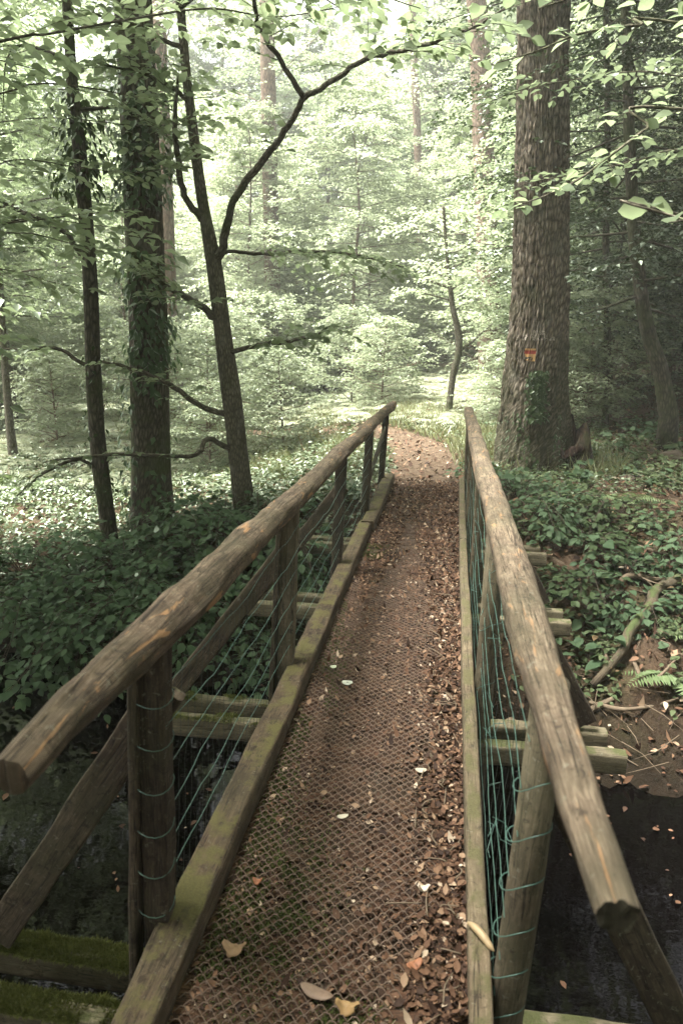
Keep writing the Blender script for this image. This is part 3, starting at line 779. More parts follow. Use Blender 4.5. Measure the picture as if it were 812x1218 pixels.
def proto(name, seed, height, r0, z0, n, length, size, up, tn, tl, gap, flat=.35, sub=2, barkm='far_bark', leafm='beech', kind=LEAF_LO, sides=8, bend=.35, twig_r=.0, droop=.15, br=.03):
    r = np.random.default_rng(seed); random.seed(seed)
    pts = [np.array([bend * n3(z * .22, seed), bend * n3(z * .22, seed + 50.5), z]) for z in np.linspace(-.3, height, 12)]
    pts = [p - np.array([pts[0][0], pts[0][1], 0]) for p in pts]
    mb = MB(); lv = Leaves()
    rad = [r0 * max(.06, (1 - .85 * (i / 11) ** 1.1)) for i in range(12)]; rad[0] *= 1.5; rad[1] *= 1.08
    tube(mb, pts, rad, sides, amp=.12, fr=.8, cap=False)
    add_branches(mb, lv, r, pts, rad, z0, n, length, size, up, tn, tl, gap, twig_r, flat, sub=sub, droop=droop, br=br)
    tm = mb.build(name + '_trunk', M[barkm]); cm = finish(lv.mesh(name + '_crown', kind=kind), name + '_crown', M[leafm], None, False)
    md = (tm.data, cm.data); bpy.data.objects.remove(tm); bpy.data.objects.remove(cm)
    return md

def put(md, name, label, cat, x, y, rz, sc, group, dz=0.0):
    t_ = thing(name, label, cat, (x, y, ground(x, y) + dz), group); t_.rotation_euler[2] = rz; t_.scale = (sc, sc, sc)
    for nm, me in zip(('trunk', 'crown'), md):
        o = bpy.data.objects.new(nm, me); COL.objects.link(o); o.parent = t_
    return t_

dome = lambda R: (lambda h: R * max(.25, sqrt(max(0, 1 - (2 * h - .75) ** 2 * .75))))
PR = dict(
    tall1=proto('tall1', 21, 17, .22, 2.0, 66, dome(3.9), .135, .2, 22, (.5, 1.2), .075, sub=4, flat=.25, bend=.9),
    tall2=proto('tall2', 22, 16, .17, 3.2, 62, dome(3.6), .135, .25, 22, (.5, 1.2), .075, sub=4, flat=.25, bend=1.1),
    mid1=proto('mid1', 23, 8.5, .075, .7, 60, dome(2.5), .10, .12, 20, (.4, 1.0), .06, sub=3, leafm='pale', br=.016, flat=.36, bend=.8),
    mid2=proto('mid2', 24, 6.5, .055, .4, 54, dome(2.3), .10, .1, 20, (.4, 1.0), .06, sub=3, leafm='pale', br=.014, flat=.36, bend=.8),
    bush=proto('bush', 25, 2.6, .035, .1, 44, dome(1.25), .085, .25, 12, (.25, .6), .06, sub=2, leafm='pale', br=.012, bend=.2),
    yew1=proto('yew1', 26, 9.5, .11, .5, 70, dome(2.2), .062, -.12, 16, (.3, .8), .034, sub=2, barkm='dark_bark', leafm='holly', droop=.35, br=.02),
    yew2=proto('yew2', 27, 6.0, .07, .3, 46, dome(1.8), .06, -.05, 14, (.3, .7), .036, sub=2, barkm='dark_bark', leafm='holly', droop=.3, br=.016),
    over=proto('over', 28, 15, .24, 6.0, 60, dome(4.8), .15, .15, 22, (.6, 1.4), .09, sub=4, barkm='dark_bark'),
    high=proto('high', 29, 9, .065, 2.3, 56, dome(2.5), .105, .12, 18, (.4, 1.0), .065, sub=3, leafm='beech', barkm='young_bark', br=.016, flat=.25, bend=.6),
)

def limb(mb, lv, r, Y, px, rads_px, size, tn=16, tl=(.3, .8), gap=.06, flat=.35, sides=7, t0=.25, twig_r=.003, dz=0.0, yoff=None, leaves=True, droop=.12):
    P = pxline(Y, px)
    if yoff is not None:                      # let the limb come towards or go away from the camera along its length
        P = [np.array(at(x, y, Y + o_)) for (x, y), o_ in zip(px, yoff)]
    for q in P[1:-1]: q += r.normal(0, .022, 3)
    pts = bez(P, 6); pts = [p + r.normal(0, .006, 3) if 0 < i < len(pts) - 1 else p for i, p in enumerate(pts)]; k = FPX
    R = [q * fwd(p) / FPX for q, p in zip(interp(rads_px, len(pts)), pts)]
    tube(mb, pts, R, sides, amp=.12, fr=4)
    if leaves: spray(lv, mb, pts, r, size, tl, tn, gap, flat, t0, twig_r=twig_r, droop=droop)
    return pts, R

def trunk_px(Y, px, rads_px, top=None, topr=.05, base_drop=.25):
    P = pxline(Y, px); P[0] = P[0] - np.array([0, 0, base_drop])
    R = [q * fwd(p) / FPX for q, p in zip(rads_px, P)]
    if top is not None:
        d = P[-1] - P[-2]; d = d / d[2]
        n = 4
        for i in range(1, n + 1):
            z = P[len(px) - 1][2] + (top - P[len(px) - 1][2]) * i / n
            P.append(P[len(px) - 1] + d * (z - P[len(px) - 1][2]) * .7 * np.array([1, 1, 0]) + np.array([0, 0, z - P[len(px) - 1][2]]))
            R.append(R[len(px) - 1] + (topr - R[len(px) - 1]) * i / n)
    pts = bez(P, 8); return pts, interp(R, len(pts))

def ivy_on(lv, r, pts, R, z0, z1, n, size, side=None, spread=.5, out=.03, gaps=True):
    T = np.array(pts); Z = T[:, 2]
    for _ in range(n):
        z = z0 + (z1 - z0) * r.random(); i = min(len(T) - 2, max(0, int(np.searchsorted(Z, z) - 1)))
        a = r.random() * 6.283 if side is None else side + r.normal(0, spread)
        if gaps and n3(cos(a) * 1.5, sin(a) * 1.5, z * .9) < -.12: continue
        d = np.array([cos(a), sin(a), 0]); p = T[i] + d * (R[i] + .01 + r.random() * out); p[2] = z
        tg = np.array([-sin(a), cos(a), 0])
        lv.add(p[None], (np.array([0, 0, -.7]) + tg * r.normal(0, .7) + d * .5)[None], (d + np.array([0, 0, .8]) + r.normal(0, .3, 3))[None], size * (.6 + .7 * r.random()))

def big_tree(name, label, Y, px, rads, top, barkm, sides=28, amp=.06, dz=.3):
    base = at(*px[0], Y)
    t_ = thing(name, label, 'tree', (base.x, base.y, ground(base.x, base.y)))
    pts, R = trunk_px(Y, px, rads, top)
    return t_, pts, R

def local(o, t_):                             # mesh built in world coordinates, parented to its thing
    o.parent = t_; o.matrix_parent_inverse.translation = -t_.location
    return o

# --- big waymarked oak right of the bridge end: displaced, furrowed bark
Yb = 9.2
t_, pts, R = big_tree('oak_tree', 'big furrowed oak with mossy flared foot and red and yellow waymark, right of the bridge', Yb,
    [(634, 575), (634, 545), (633, 520), (635, 480), (638, 430), (642, 350), (644, 250), (645, 120), (646, 0)], [57, 50, 44.5, 40, 37, 34, 32, 31, 31], 15.0, 'oak_bark')
OAK = (pts, R)
F = frames(pts); zs = [p[0].z for p in F]
nz_ = 640; na = 330; Zt = np.concatenate([np.linspace(zs[0], 5.9, nz_ - 40), np.linspace(5.95, zs[-1], 40)])
C = np.array([p[0] for p in F]); v = []; g = []
def furrow(a, z):
    u = a * 7.5; w = z * 5.2
    u += .45 * n3(u * .5, w * .7, 3.3) + .22 * n3(u * 1.4, w * 1.6, 6.1); w += 1.3 * n3(u * .35, w * .3, 9.1)
    d = noise.voronoi(Vector((u * 1.15, w * .62, 4.0)))[0]
    big = .5 + .5 * n3(u * .22, w * .12, 5.5)
    return min(1, (d[1] - d[0]) * 2.2) * (.45 + .4 * big) + .3 * n3(u * 1.1, w * .35, 3) + .15 * n3(u * 3.5, w * 1.5, 8)
for z in Zt:
    cx = np.interp(z, zs, C[:, 0]); cy = np.interp(z, zs, C[:, 1]); r0 = np.interp(z, zs, R)
    fl = max(0, (1.05 - z) / 1.2)
    for k in range(na):
        a = 2 * pi * k / na + pi / 2
        lob = 1 + .30 * fl ** 1.6 * (cos(3 * a + .6) * .5 + .45 * n3(cos(a) * 2.2, sin(a) * 2.2, z * .5)) + .035 * n3(cos(a) * 1.6, sin(a) * 1.6, z * .7)
        h = furrow(a * 1.25, z) if z < 6.5 else .5
        r_ = r0 * lob - .026 + .042 * h + .004 * n3(a * 30, z * 25, 1)
        v.append((cx + cos(a) * r_, cy + sin(a) * r_, z)); g.append((z, a * r0, 2.0 + 0 * h))
f = [(i * na + k, i * na + (k + 1) % na, (i + 1) * na + (k + 1) % na, (i + 1) * na + k) for i in range(nz_ - 1) for k in range(na)]
mb = MB(); mb.add(v, f, g); lv = Leaves(); r = np.random.default_rng(5)
mb2 = MB()
TB = [np.array((np.interp(z, zs, C[:, 0]), np.interp(z, zs, C[:, 1]), z)) for z in np.linspace(7, 15, 9)]
add_branches(mb, lv, r, TB, [.2] * 9, 7.0, 26, dome(4.2), .14, .2, 15, (.5, 1.1), .11, 0, .35, sub=3, br=.05)
trunk_o = local(mb.build('trunk', M['oak_bark'], None), t_)
local(finish(lv.mesh('crown'), 'crown', M['beech'], None, False), t_)
V = np.array(v)
# waymark: paint that follows the bark, a hand's breadth wide, facing the path
def paint(name, px0, py0, px1, py1, mats, keep, off=.004):
    """Faces of the bark whose centre lies inside the painted strokes, lifted a few millimetres."""
    A = at(px0, py0, Yb - .42); B_ = at(px1, py1, Yb - .42)
    vv = []; ff = []; mm = []; used = {}
    for q in f:
        c = V[list(q)].mean(0)
        if not (A.x <= c[0] <= B_.x and B_.z <= c[2] <= A.z) or c[1] > C[0][1] - .1: continue
        u = (c[0] - A.x) / (B_.x - A.x); w_ = (A.z - c[2]) / (A.z - B_.z)
        m_ = keep(u, w_)
        if m_ is None: continue
        ids = []
        for i in q:
            if i not in used:
                p = V[i]; cx = np.interp(p[2], zs, C[:, 0]); cy = np.interp(p[2], zs, C[:, 1]); d = norm(np.array([p[0] - cx, p[1] - cy, 0]))
                used[i] = len(vv); vv.append(p + d * off)
            ids.append(used[i])
        ff.append(ids); mm.append(m_)
    b = MB(); b.add(vv, ff); b.mi = mm
    return local(b.build(name, mats, None), t_)
red = plain('red_waymark_paint', (.27, .04, .028), .6, .3, 60); yel = plain('yellow_waymark_paint', (.42, .25, .10), .6, .35, 60); wht = plain('faded_white_paint', (.30, .26, .22), .7, .3, 80)
def waymark(u, w_):
    u += .03 * n3(u * 9, w_ * 9, 1); w_ += .03 * n3(u * 8, w_ * 8, 4)
    if .0 <= w_ < .17 and .03 < u < .97: return 1
    if .19 <= w_ < .43 and .02 < u < .98: return 0
    if .45 <= w_ < .62 and .06 < u < .96: return 1
    if w_ >= .6 and .72 < u < .94: return 1
    if w_ >= .6 and .10 < u < .72 and n3(u * 14, w_ * 14, 6) > .25: return 1
    return None
paint('waymark', 624.5, 414.5, 637, 430, [red, yel], waymark)
paint('faded_paint', 614, 392, 660, 405, [wht], lambda u, w_: 0 if n3(u * 5, w_ * 1.5, 8) > -.05 + abs(w_ - .5) * .5 and n3(u * 60, w_ * 22, 3) > -.02 else None)
lv = Leaves(); tz = lambda py: at(632, py, Yb - .45).z
ivy_on(lv, r, pts, R, tz(500), tz(440), 560, .055, side=-1.62, spread=.12, out=.05, gaps=False)
ivy_on(lv, r, pts, R, tz(560), tz(490), 330, .05, side=-1.5, spread=.6, out=.04)
local(finish(lv.mesh('ivy'), 'ivy', M['ivy'], None, False), t_)
# mossy second stem standing close behind, and the dark hollow stump beside the foot
t2 = thing('mossy_tree', 'slim mossy stem standing close behind the right side of the big waymarked oak', 'tree', (at(664, 520, 9.75).x, 9.75, -.1))
p2, r2 = trunk_px(9.75, [(668, 560), (663, 500), (661, 440), (659, 380), (655, 250)], [12, 10, 9, 8, 7], 11)
mb = MB(); tube(mb, p2, r2, 16, amp=.12); local(mb.build('trunk', M['dark_bark']), t2)
lv = Leaves(); add_branches(mb2, lv, r, [p for p in p2 if p[2] > 6], [.1], 6.2, 12, dome(2.2), .12, .2, 12, (.4, 1), .1, 0); local(finish(lv.mesh('crown'), 'crown', M['beech'], None, False), t2)
sx = at(672, 560, 9.0)
mb = MB(); vv = []; nn = 40; K = 14
for j in range(K):
    q = j / (K - 1)
    for k in range(nn):
        a = 2 * pi * k / nn; rr = (.46 - .24 * q) * (1 + .22 * n3(cos(a) * 1.7, sin(a) * 1.7, q * 2)) + .03 * n3(a * 6, q * 3, 2)
        front = max(0, cos(a + 1.9)); hgt = .75 * q * (1 - .35 * front) * (1 + .3 * n3(cos(a) * 2.5, sin(a) * 2.5, 5))
        if front > .55 and q < .75: rr *= 1 - .75 * (front - .55) / .45
        vv.append((sx.x + rr * cos(a), sx.y + rr * sin(a), ground(sx.x, sx.y) - .1 + hgt))
vv.append((sx.x, sx.y, ground(sx.x, sx.y) + .1)); 
ff = [(i * nn + k, i * nn + (k + 1) % nn, (i + 1) * nn + (k + 1) % nn, (i + 1) * nn + k) for i in range(K - 1) for k in range(nn)] + [((K - 1) * nn + k, (K - 1) * nn + (k + 1) % nn, K * nn) for k in range(nn)]
mb.add(vv, ff, [(p[2], p[0], 0) for p in vv]); tag(mb.build('tree_stump', bark('rotten_red_bark', (.013, .009, .007), (.035, .021, .016), (.065, .042, .03), moss=.4)), 'low dark rotten stump with a hollow front beside the foot of the big oak', 'stump')

# --- dark ivy-clad oak on the left
hb = hit(180, 640); Yo = hb.y + .15
t_, pts, R = big_tree('oak_tree', 'thick dark left-hand trunk with bunches of ivy, standing in the bank shrubs', Yo,
    [(182, 655), (181, 600), (180, 540), (177, 400), (173, 300), (168, 180), (163, 80), (158, 0)], [33, 25, 23, 22, 22, 22, 22, 22], 15, 'dark_bark')
mb = MB(); tube(mb, pts, R, 40, amp=.07, fr=1.2, shape=lambda th, s: 1 + .05 * n3(th * 6, s * 1.2, 2) + .03 * n3(th * 14, s * 3, 7))
lv = Leaves(); r = np.random.default_rng(15)
add_branches(mb, lv, r, [p for p in pts if p[2] > 4.2], [.2], 5.0, 16, dome(4.0), .12, .12, 16, (.5, 1.1), .1, 0, sub=3, br=.04)
local(mb.build('trunk', M['dark_bark']), t_); local(finish(lv.mesh('crown'), 'crown', M['beech'], None, False), t_)
lv = Leaves()
for a_, b_, n_ in ((345, 440, 420), (300, 345, 130), (440, 560, 190), (150, 250, 420), (60, 140, 200), (560, 640, 160)):
    ivy_on(lv, r, pts, R, at(175, b_, Yo).z, at(175, a_, Yo).z, n_, .085, side=-1.2, spread=1.1, out=.12)
local(finish(lv.mesh('ivy'), 'ivy', M['shrub'], None, False), t_)

# --- thin leaning tree at the far left
hb = hit(130, 660); Yt = hb.y
t_, pts, R = big_tree('slim_tree', 'thin dark leaning tree with a clump of ivy high up, leftmost near the stream bank', Yt,
    [(134, 672), (128, 620), (118, 540), (111, 430), (107, 320), (97, 200), (87, 110), (80, 0)], [11, 9.5, 9, 9, 8.5, 8, 7, 6], 10, 'dark_bark')
mb = MB(); lv = Leaves(); tube(mb, pts, R, 18, amp=.14, fr=2); r = np.random.default_rng(16)
limb(mb, lv, r, Yt, [(107, 320), (80, 280), (45, 262), (0, 235), (-60, 215)], [4, 3.2, 3, 2.6, 1.5], .10, 34, (.35, .9), .05)
limb(mb, lv, r, Yt, [(112, 440), (70, 418), (20, 415), (-50, 405)], [2.6, 2.2, 2, 1], .09, 18, (.25, .7), .055)
limb(mb, lv, r, Yt, [(122, 560), (85, 545), (55, 560), (20, 590)], [2.4, 2, 1.6, .8], .08, 7, (.2, .5), .08, yoff=[0, -.2, -.4, -.6])
add_branches(mb, lv, r, [p for p in pts if p[2] > 3.4], [.1], 3.4, 15, dome(2.2), .10, .12, 14, (.35, .9), .07, 0, sub=2, br=.018)
local(mb.build('trunk', M['dark_bark']), t_); local(finish(lv.mesh('crown'), 'crown', M['beech'], None, False), t_)
lv = Leaves(); ivy_on(lv, r, pts, R, at(90, 235, Yt).z, at(90, 110, Yt).z, 420, .085, out=.22); ivy_on(lv, r, pts, R, at(120, 640, Yt).z, at(110, 400, Yt).z, 160, .06, out=.05)
local(finish(lv.mesh('ivy'), 'ivy', M['ivy'], None, False), t_)

# --- forked young tree in front of the clearing
hb = hit(292, 615); Yf = hb.y
t_, pts, R = big_tree('forked_tree', 'young forked tree leaning left over the bank, its right limb arching over the path', Yf,
    [(293, 625), (289, 590), (282, 530), (274, 460), (264, 390), (257, 330), (252, 298), (243, 250), (236, 205), (229, 150), (222, 90), (214, 0)], [15, 12.5, 11.5, 11, 10, 9.5, 9, 7, 6.5, 6, 5.5, 5], 10.5, 'young_bark')
mb = MB(); lv = Leaves(); tube(mb, pts, R, 22, amp=.12, fr=2); r = np.random.default_rng(17)
limb(mb, lv, r, Yf, [(255, 312), (262, 290), (283, 240), (312, 195), (345, 155), (362, 116)], [6, 5.2, 4.5, 4.1, 3.8, 3.5], .10, 6, (.3, .7), .07, t0=.5, yoff=[0, -.1, -.3, -.5, -.7, -.9])
limb(mb, lv, r, Yf - .9, [(362, 116), (340, 70), (318, 30), (296, -6), (270, -60)], [3.4, 3, 2.8, 2.6, 1.6], .10, 18, (.3, .8), .06, yoff=[0, -.15, -.3, -.5, -.8])
limb(mb, lv, r, Yf - .9, [(362, 116), (395, 93), (438, 73), (490, 58), (545, 42), (600, 10)], [3.6, 3.2, 2.9, 2.5, 2, 1.2], .10, 22, (.3, .8), .06, yoff=[0, -.2, -.4, -.7, -.9, -1.2])
limb(mb, lv, r, Yf, [(262, 384), (245, 366), (222, 352), (192, 338), (170, 310)], [5, 4, 3.5, 3, 1.5], .09, 20, (.3, .8), .055, yoff=[0, -.15, -.3, -.5, -.7])
limb(mb, lv, r, Yf, [(240, 262), (222, 232), (210, 180), (207, 140), (212, 90)], [4.5, 4.2, 3.8, 3, 1.6], .09, 20, (.3, .8), .055, yoff=[0, -.2, -.3, -.4, -.5])
limb(mb, lv, r, Yf, [(272, 420), (300, 410), (335, 405), (370, 400), (396, 388)], [3, 2.6, 2.2, 1.8, 1], .085, 22, (.3, .8), .05, yoff=[0, -.1, -.2, -.2, -.3])
limb(mb, lv, r, Yf, [(269, 493), (240, 478), (200, 455), (155, 440), (122, 430)], [4, 3.4, 3, 2.6, 1.4], .085, 13, (.25, .6), .06, yoff=[0, -.1, -.3, -.5, -.7])
limb(mb, lv, r, Yf, [(284, 540), (250, 523), (232, 540), (190, 547), (120, 540), (60, 548)], [3.6, 3, 2.6, 2.4, 2, 1], .08, 10, (.2, .5), .08, yoff=[0, -.2, -.4, -.5, -.6, -.8])
limb(mb, lv, r, Yf, [(257, 310), (275, 302), (320, 303), (370, 298), (430, 303), (480, 318)], [2.6, 2.2, 2, 1.8, 1.4, .8], .085, 26, (.35, .9), .05, yoff=[0, .1, .2, .2, .3, .3])
for q, (x, y) in enumerate([(220, 60), (216, 10), (226, 120)]):
    limb(mb, lv, r, Yf, [(x, y), (x + (40 if q % 2 else -45), y - 30), (x + (110 if q % 2 else -110), y - 45)], [3, 2.4, 1.2], .10, 18, (.35, .9), .06, yoff=[0, -.4, -.9])
add_branches(mb, lv, r, [p for p in pts if p[2] > 4.6], [.1], 4.6, 12, dome(2.3), .10, .15, 14, (.35, .9), .06, 0, sub=2, br=.018)
local(mb.build('trunk', M['young_bark']), t_); local(finish(lv.mesh('crown', kind=LEAF_HI, fold=.25), 'crown', M['beech'], None, False), t_)

# --- young stems around the clearing edge
def stem_tree(name, label, Y, px, rp, top, barkm, leafm, z0, nb, R_, size, limbs=(), cat='tree', ivy=0, tn=12, tl=(.3, .8), gap=.07, sub=2, up=.15, droop=.15, flat=.35, seed=1, ground_fix=True):
    r = np.random.default_rng(seed); random.seed(seed)
    base = at(*px[0], Y); t_ = thing(name, label, cat, (base.x, Y, ground(base.x, Y)))
    pts, R = trunk_px(Y, px, rp, top, .03)
    if ground_fix and pts[0][2] > ground(base.x, Y) - .1:
        pts = [np.array([pts[0][0], pts[0][1], ground(base.x, Y) - .25])] + list(pts); R = [R[0] * 1.2] + list(R)
    mb = MB(); lv = Leaves(); tube(mb, pts, R, 16, amp=.13, fr=2)
    for l in limbs: limb(mb, lv, r, Y, *l[:2], l[2], 8, (.2, .6), .06)
    T = [p for p in pts if p[2] > z0]
    add_branches(mb, lv, r, T, [.1], z0, nb, dome(R_), size, up, tn, tl, gap, 0, flat, sub=sub, br=.016, droop=droop)
    local(mb.build('trunk', M[barkm]), t_); local(finish(lv.mesh('crown'), 'crown', M[leafm], None, False), t_)
    if ivy:
        lv = Leaves(); ivy_on(lv, r, pts, R, ground(base.x, Y), 4, ivy, .07, out=.06); local(finish(lv.mesh('ivy'), 'ivy', M['ivy'], None, False), t_)
    return t_
stem_tree('sapling', 'crooked mossy sapling standing behind the path, between the bridge and the oak', 14, [(533, 482), (538, 450), (545, 420), (545, 398), (538, 365), (535, 340), (532, 315)], [4.2, 3.8, 4, 4.2, 3.2, 2.8, 2], 3.9, 'young_bark', 'pale', 1.9, 14, 1.1, .09,
          limbs=[([(544, 420), (560, 408), (585, 385)], [2, 1.6, .8], .09), ([(535, 342), (515, 332), (492, 325)], [2, 1.6, .8], .09)], seed=31)
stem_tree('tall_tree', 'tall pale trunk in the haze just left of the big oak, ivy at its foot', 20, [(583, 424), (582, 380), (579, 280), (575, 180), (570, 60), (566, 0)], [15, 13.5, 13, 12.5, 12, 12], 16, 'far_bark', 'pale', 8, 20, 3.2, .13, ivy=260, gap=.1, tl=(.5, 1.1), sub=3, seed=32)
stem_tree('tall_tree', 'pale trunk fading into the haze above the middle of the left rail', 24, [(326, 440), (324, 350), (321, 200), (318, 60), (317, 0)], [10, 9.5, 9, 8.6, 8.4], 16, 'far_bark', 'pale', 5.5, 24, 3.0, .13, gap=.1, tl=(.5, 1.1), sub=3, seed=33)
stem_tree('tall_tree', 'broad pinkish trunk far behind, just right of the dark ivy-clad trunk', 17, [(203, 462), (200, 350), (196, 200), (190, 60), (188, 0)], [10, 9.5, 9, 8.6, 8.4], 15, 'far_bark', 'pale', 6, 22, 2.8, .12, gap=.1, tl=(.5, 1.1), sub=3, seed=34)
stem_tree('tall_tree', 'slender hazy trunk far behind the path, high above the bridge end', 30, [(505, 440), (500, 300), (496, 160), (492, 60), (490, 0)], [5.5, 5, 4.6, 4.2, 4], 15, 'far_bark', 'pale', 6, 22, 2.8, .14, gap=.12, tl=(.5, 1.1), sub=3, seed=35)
stem_tree('evergreen_tree', 'dark leaning evergreen trunk at the right edge behind the fallen branches', 10.2, [(798, 475), (785, 440), (770, 395), (758, 320), (752, 250), (748, 160), (745, 60), (744, 0)], [11, 9, 8.5, 7.5, 7, 6.5, 6, 5.5], 10, 'dark_bark', 'holly', 1.9, 62, 2.4, .075, tn=17, gap=.036, sub=2, up=-.15, droop=.4, seed=36)
stem_tree('evergreen_tree', 'slender dark evergreen between the big oak and the leaning one', 12.5, [(722, 470), (722, 400), (720, 300), (722, 150), (720, 0)], [4.5, 4.2, 4, 3.6, 3.2], 9, 'dark_bark', 'holly', 1.5, 58, 2.1, .075, tn=16, gap=.04, sub=2, up=-.12, droop=.35, seed=37)

# --- limbs that reach in over the bridge from a beech outside the frame on the right, and one from the left
def side_tree(name, label, base, height, limbs, leaf_size, seed, lean):
    r = np.random.default_rng(seed); random.seed(seed)
    t_ = thing(name, label, 'tree', (base[0], base[1], ground(*base)))
    z = ground(*base); pts = [np.array([base[0] + .12 * n3(q * .4, seed), base[1] + .12 * n3(q * .4, seed + 9), q]) for q in np.linspace(z - .3, height, 14)]
    R = [.19 * (1 - .055 * i) for i in range(14)]
    mb = MB(); lv = Leaves(); tube(mb, pts, R, 24, amp=.07)
    for (px, yo, rp, kw) in limbs:
        P = [np.array(at(x, y, Yq)) for (x, y), Yq in zip(px, yo)]
        root = np.array([base[0] + (P[0][0] - base[0]) * .02, base[1], max(z + 1, P[0][2] - .55)])
        pl = bez([root] + P, 6); Rr = interp([rp[0] * 1.5] + list(rp), len(pl))
        tube(mb, pl, [q * .0022 for q in Rr], 7, amp=.1, cap=False)
        spray(lv, mb, pl, r, leaf_size, kw.get('tl', (.25, .6)), kw.get('tn', 22), kw.get('gap', .05), .25, kw.get('t0', .4), twig_r=.0022, droop=kw.get('droop', .12))
    lv2 = Leaves()
    add_branches(mb, lv2, r, [p for p in pts if p[2] > 5.5], [.1], 5.8, 9, dome(2.6), .12, .15, 14, (.4, 1), .1, 0, sub=3, br=.025, lean=lean)
    local(mb.build('trunk', M['young_bark']), t_)
    ch = local(finish(lv.mesh('foliage', kind=LEAF_HI, fold=.25, droop=.2), 'limb_leaves', M['beech'], None, False), t_)
    local(finish(lv2.mesh('crown'), 'crown', M['beech'], None, False), t_)
    return t_
side_tree('beech_tree', 'beech at the right edge, its thin broad-leaved limb crossing in front of the big oak', (4.6, 4.6), 12, [
    ([(812, 130), (770, 152), (735, 178), (690, 212), (650, 232), (612, 245)], [4.6, 4.5, 4.4, 4.3, 4.2, 4.1], [4, 3.6, 3.2, 2.6, 2, 1.2], dict(tn=24, tl=(.2, .55), t0=.35)),
    ([(860, 175), (760, 190), (700, 205), (640, 215), (585, 232)], [6.4, 6.5, 6.6, 6.7, 6.8], [3, 2.8, 2.4, 2, 1], dict(tn=34, tl=(.3, .7), t0=.35)),
    ([(880, 90), (760, 85), (680, 95), (610, 110), (545, 140)], [6.8, 6.9, 7, 7.1, 7.2], [3, 2.8, 2.4, 2, 1], dict(tn=30, tl=(.3, .7), t0=.4)),
    ([(830, 30), (760, 30), (690, 40), (640, 60), (590, 75)], [4.4, 4.2, 4.0, 3.9, 3.8], [3.4, 3, 2.6, 2, 1.1], dict(tn=20, tl=(.2, .5), t0=.35)),
    ([(835, 262), (815, 262), (795, 265)], [2.6, 2.3, 2.1], [2, 1.6, 1], dict(tn=3, tl=(.06, .12), t0=.8)),
    ([(850, -60), (780, -40), (700, -10), (640, 10)], [3.6, 3.6, 3.6, 3.6], [3.4, 3, 2.6, 1.4], dict(tn=20, tl=(.2, .5), t0=.35)),
], .088, 41, np.array([-.6, 0, 0]))
side_tree('beech_tree', 'beech at the left edge, its leafy limbs hanging in along the top', (-6.6, 4.4), 12, [
    ([(-40, 60), (60, 40), (160, 22), (250, 10), (330, 20), (420, 5)], [4.4, 4.6, 4.8, 5.0, 5.2, 5.4], [4, 3.6, 3.2, 2.8, 2, 1.2], dict(tn=34, tl=(.3, .7), t0=.3)),
    ([(-40, 120), (40, 100), (110, 105), (180, 120)], [5, 5.2, 5.4, 5.6], [3, 2.6, 2.2, 1.2], dict(tn=22, tl=(.3, .7), t0=.3)),
    ([(-60, 210), (20, 190), (100, 200), (170, 205), (235, 190)], [5.6, 5.8, 6, 6.2, 6.4], [3, 2.6, 2.2, 1.8, 1], dict(tn=34, tl=(.3, .75), t0=.3)),
    ([(-60, 330), (0, 320), (60, 335), (110, 345)], [6.2, 6.3, 6.4, 6.5], [2.6, 2.2, 1.8, .9], dict(tn=22, tl=(.25, .6), t0=.3)),
    ([(-60, 150), (60, 140), (180, 150), (280, 140)], [6.4, 6.6, 6.8, 7.0], [2.6, 2.4, 2, 1], dict(tn=30, tl=(.3, .75), t0=.3)),
    ([(-40, -40), (120, -50), (260, -40), (400, -20), (500, 10)], [4, 4.2, 4.4, 4.6, 4.8], [4, 3.6, 3.2, 2.6, 1.2], dict(tn=34, tl=(.3, .7), t0=.3)),
], .10, 42, np.array([.6, 0, 0]))

# --- woods round the clearing: tall trees, mid storey and bushes, all copies of a few plants
random.seed(5); r = np.random.default_rng(99)
def free(x, y, dmin, done):
    if path_d(x, y) < 1.0: return False
    return all((x - a) ** 2 + (y - c) ** 2 > dmin * dmin for a, c in done)
def inview(x, y, m=4):
    q = (Vector((x, y, 1.6)) - EYE); d = q.dot(FW); s_ = q.dot(RT); return d > 0 and abs(s_) < d * .5 + m
done = [(1.05, 9.2), (-4.3, 9), (-3.2, 9.3), (-.1, 14)]
cnt = 0; tries = 0
GT = 'tall slender trees of the hazy woods beyond the clearing'
while cnt < 42 and tries < 6000:
    tries += 1; y = random.uniform(25, 62); x = random.uniform(-45, 30)
    if not inview(x, y) or not free(x, y, 3.0, done): continue
    if -26 < x < 3.5 and y < 33: continue
    done.append((x, y)); cnt += 1
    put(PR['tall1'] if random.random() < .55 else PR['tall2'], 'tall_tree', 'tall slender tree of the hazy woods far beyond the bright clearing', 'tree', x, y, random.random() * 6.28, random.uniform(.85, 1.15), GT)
for x, y in ((-1.5, 36), (.9, 40), (-4.2, 43), (2.4, 35), (-.4, 50), (-7, 38), (-3, 55)):
    done.append((x, y)); put(PR['tall1'] if y % 2 else PR['tall2'], 'tall_tree', 'tall slender tree of the hazy woods far beyond the bright clearing', 'tree', x, y, x * 3.3, 1.05, GT)
GM = 'leafy understorey trees round the clearing'; cnt = 0; tries = 0
while cnt < 85 and tries < 8000:
    tries += 1; y = random.uniform(14, 44); x = random.uniform(-32, 22)
    if not inview(x, y, 3) or not free(x, y, 1.7, done): continue
    if -13 < x < 1.8 and y < 22.5: continue
    if x > 1.5 and y < 15: continue
    done.append((x, y)); cnt += 1
    put(PR['mid1'] if random.random() < .5 else PR['mid2'], 'understorey_tree', 'pale green layered understorey tree at the back of the fern clearing', 'tree', x, y, random.random() * 6.28, random.uniform(.75, 1.2), GM)
GB = 'low bushes along the far side of the clearing'; cnt = 0; tries = 0
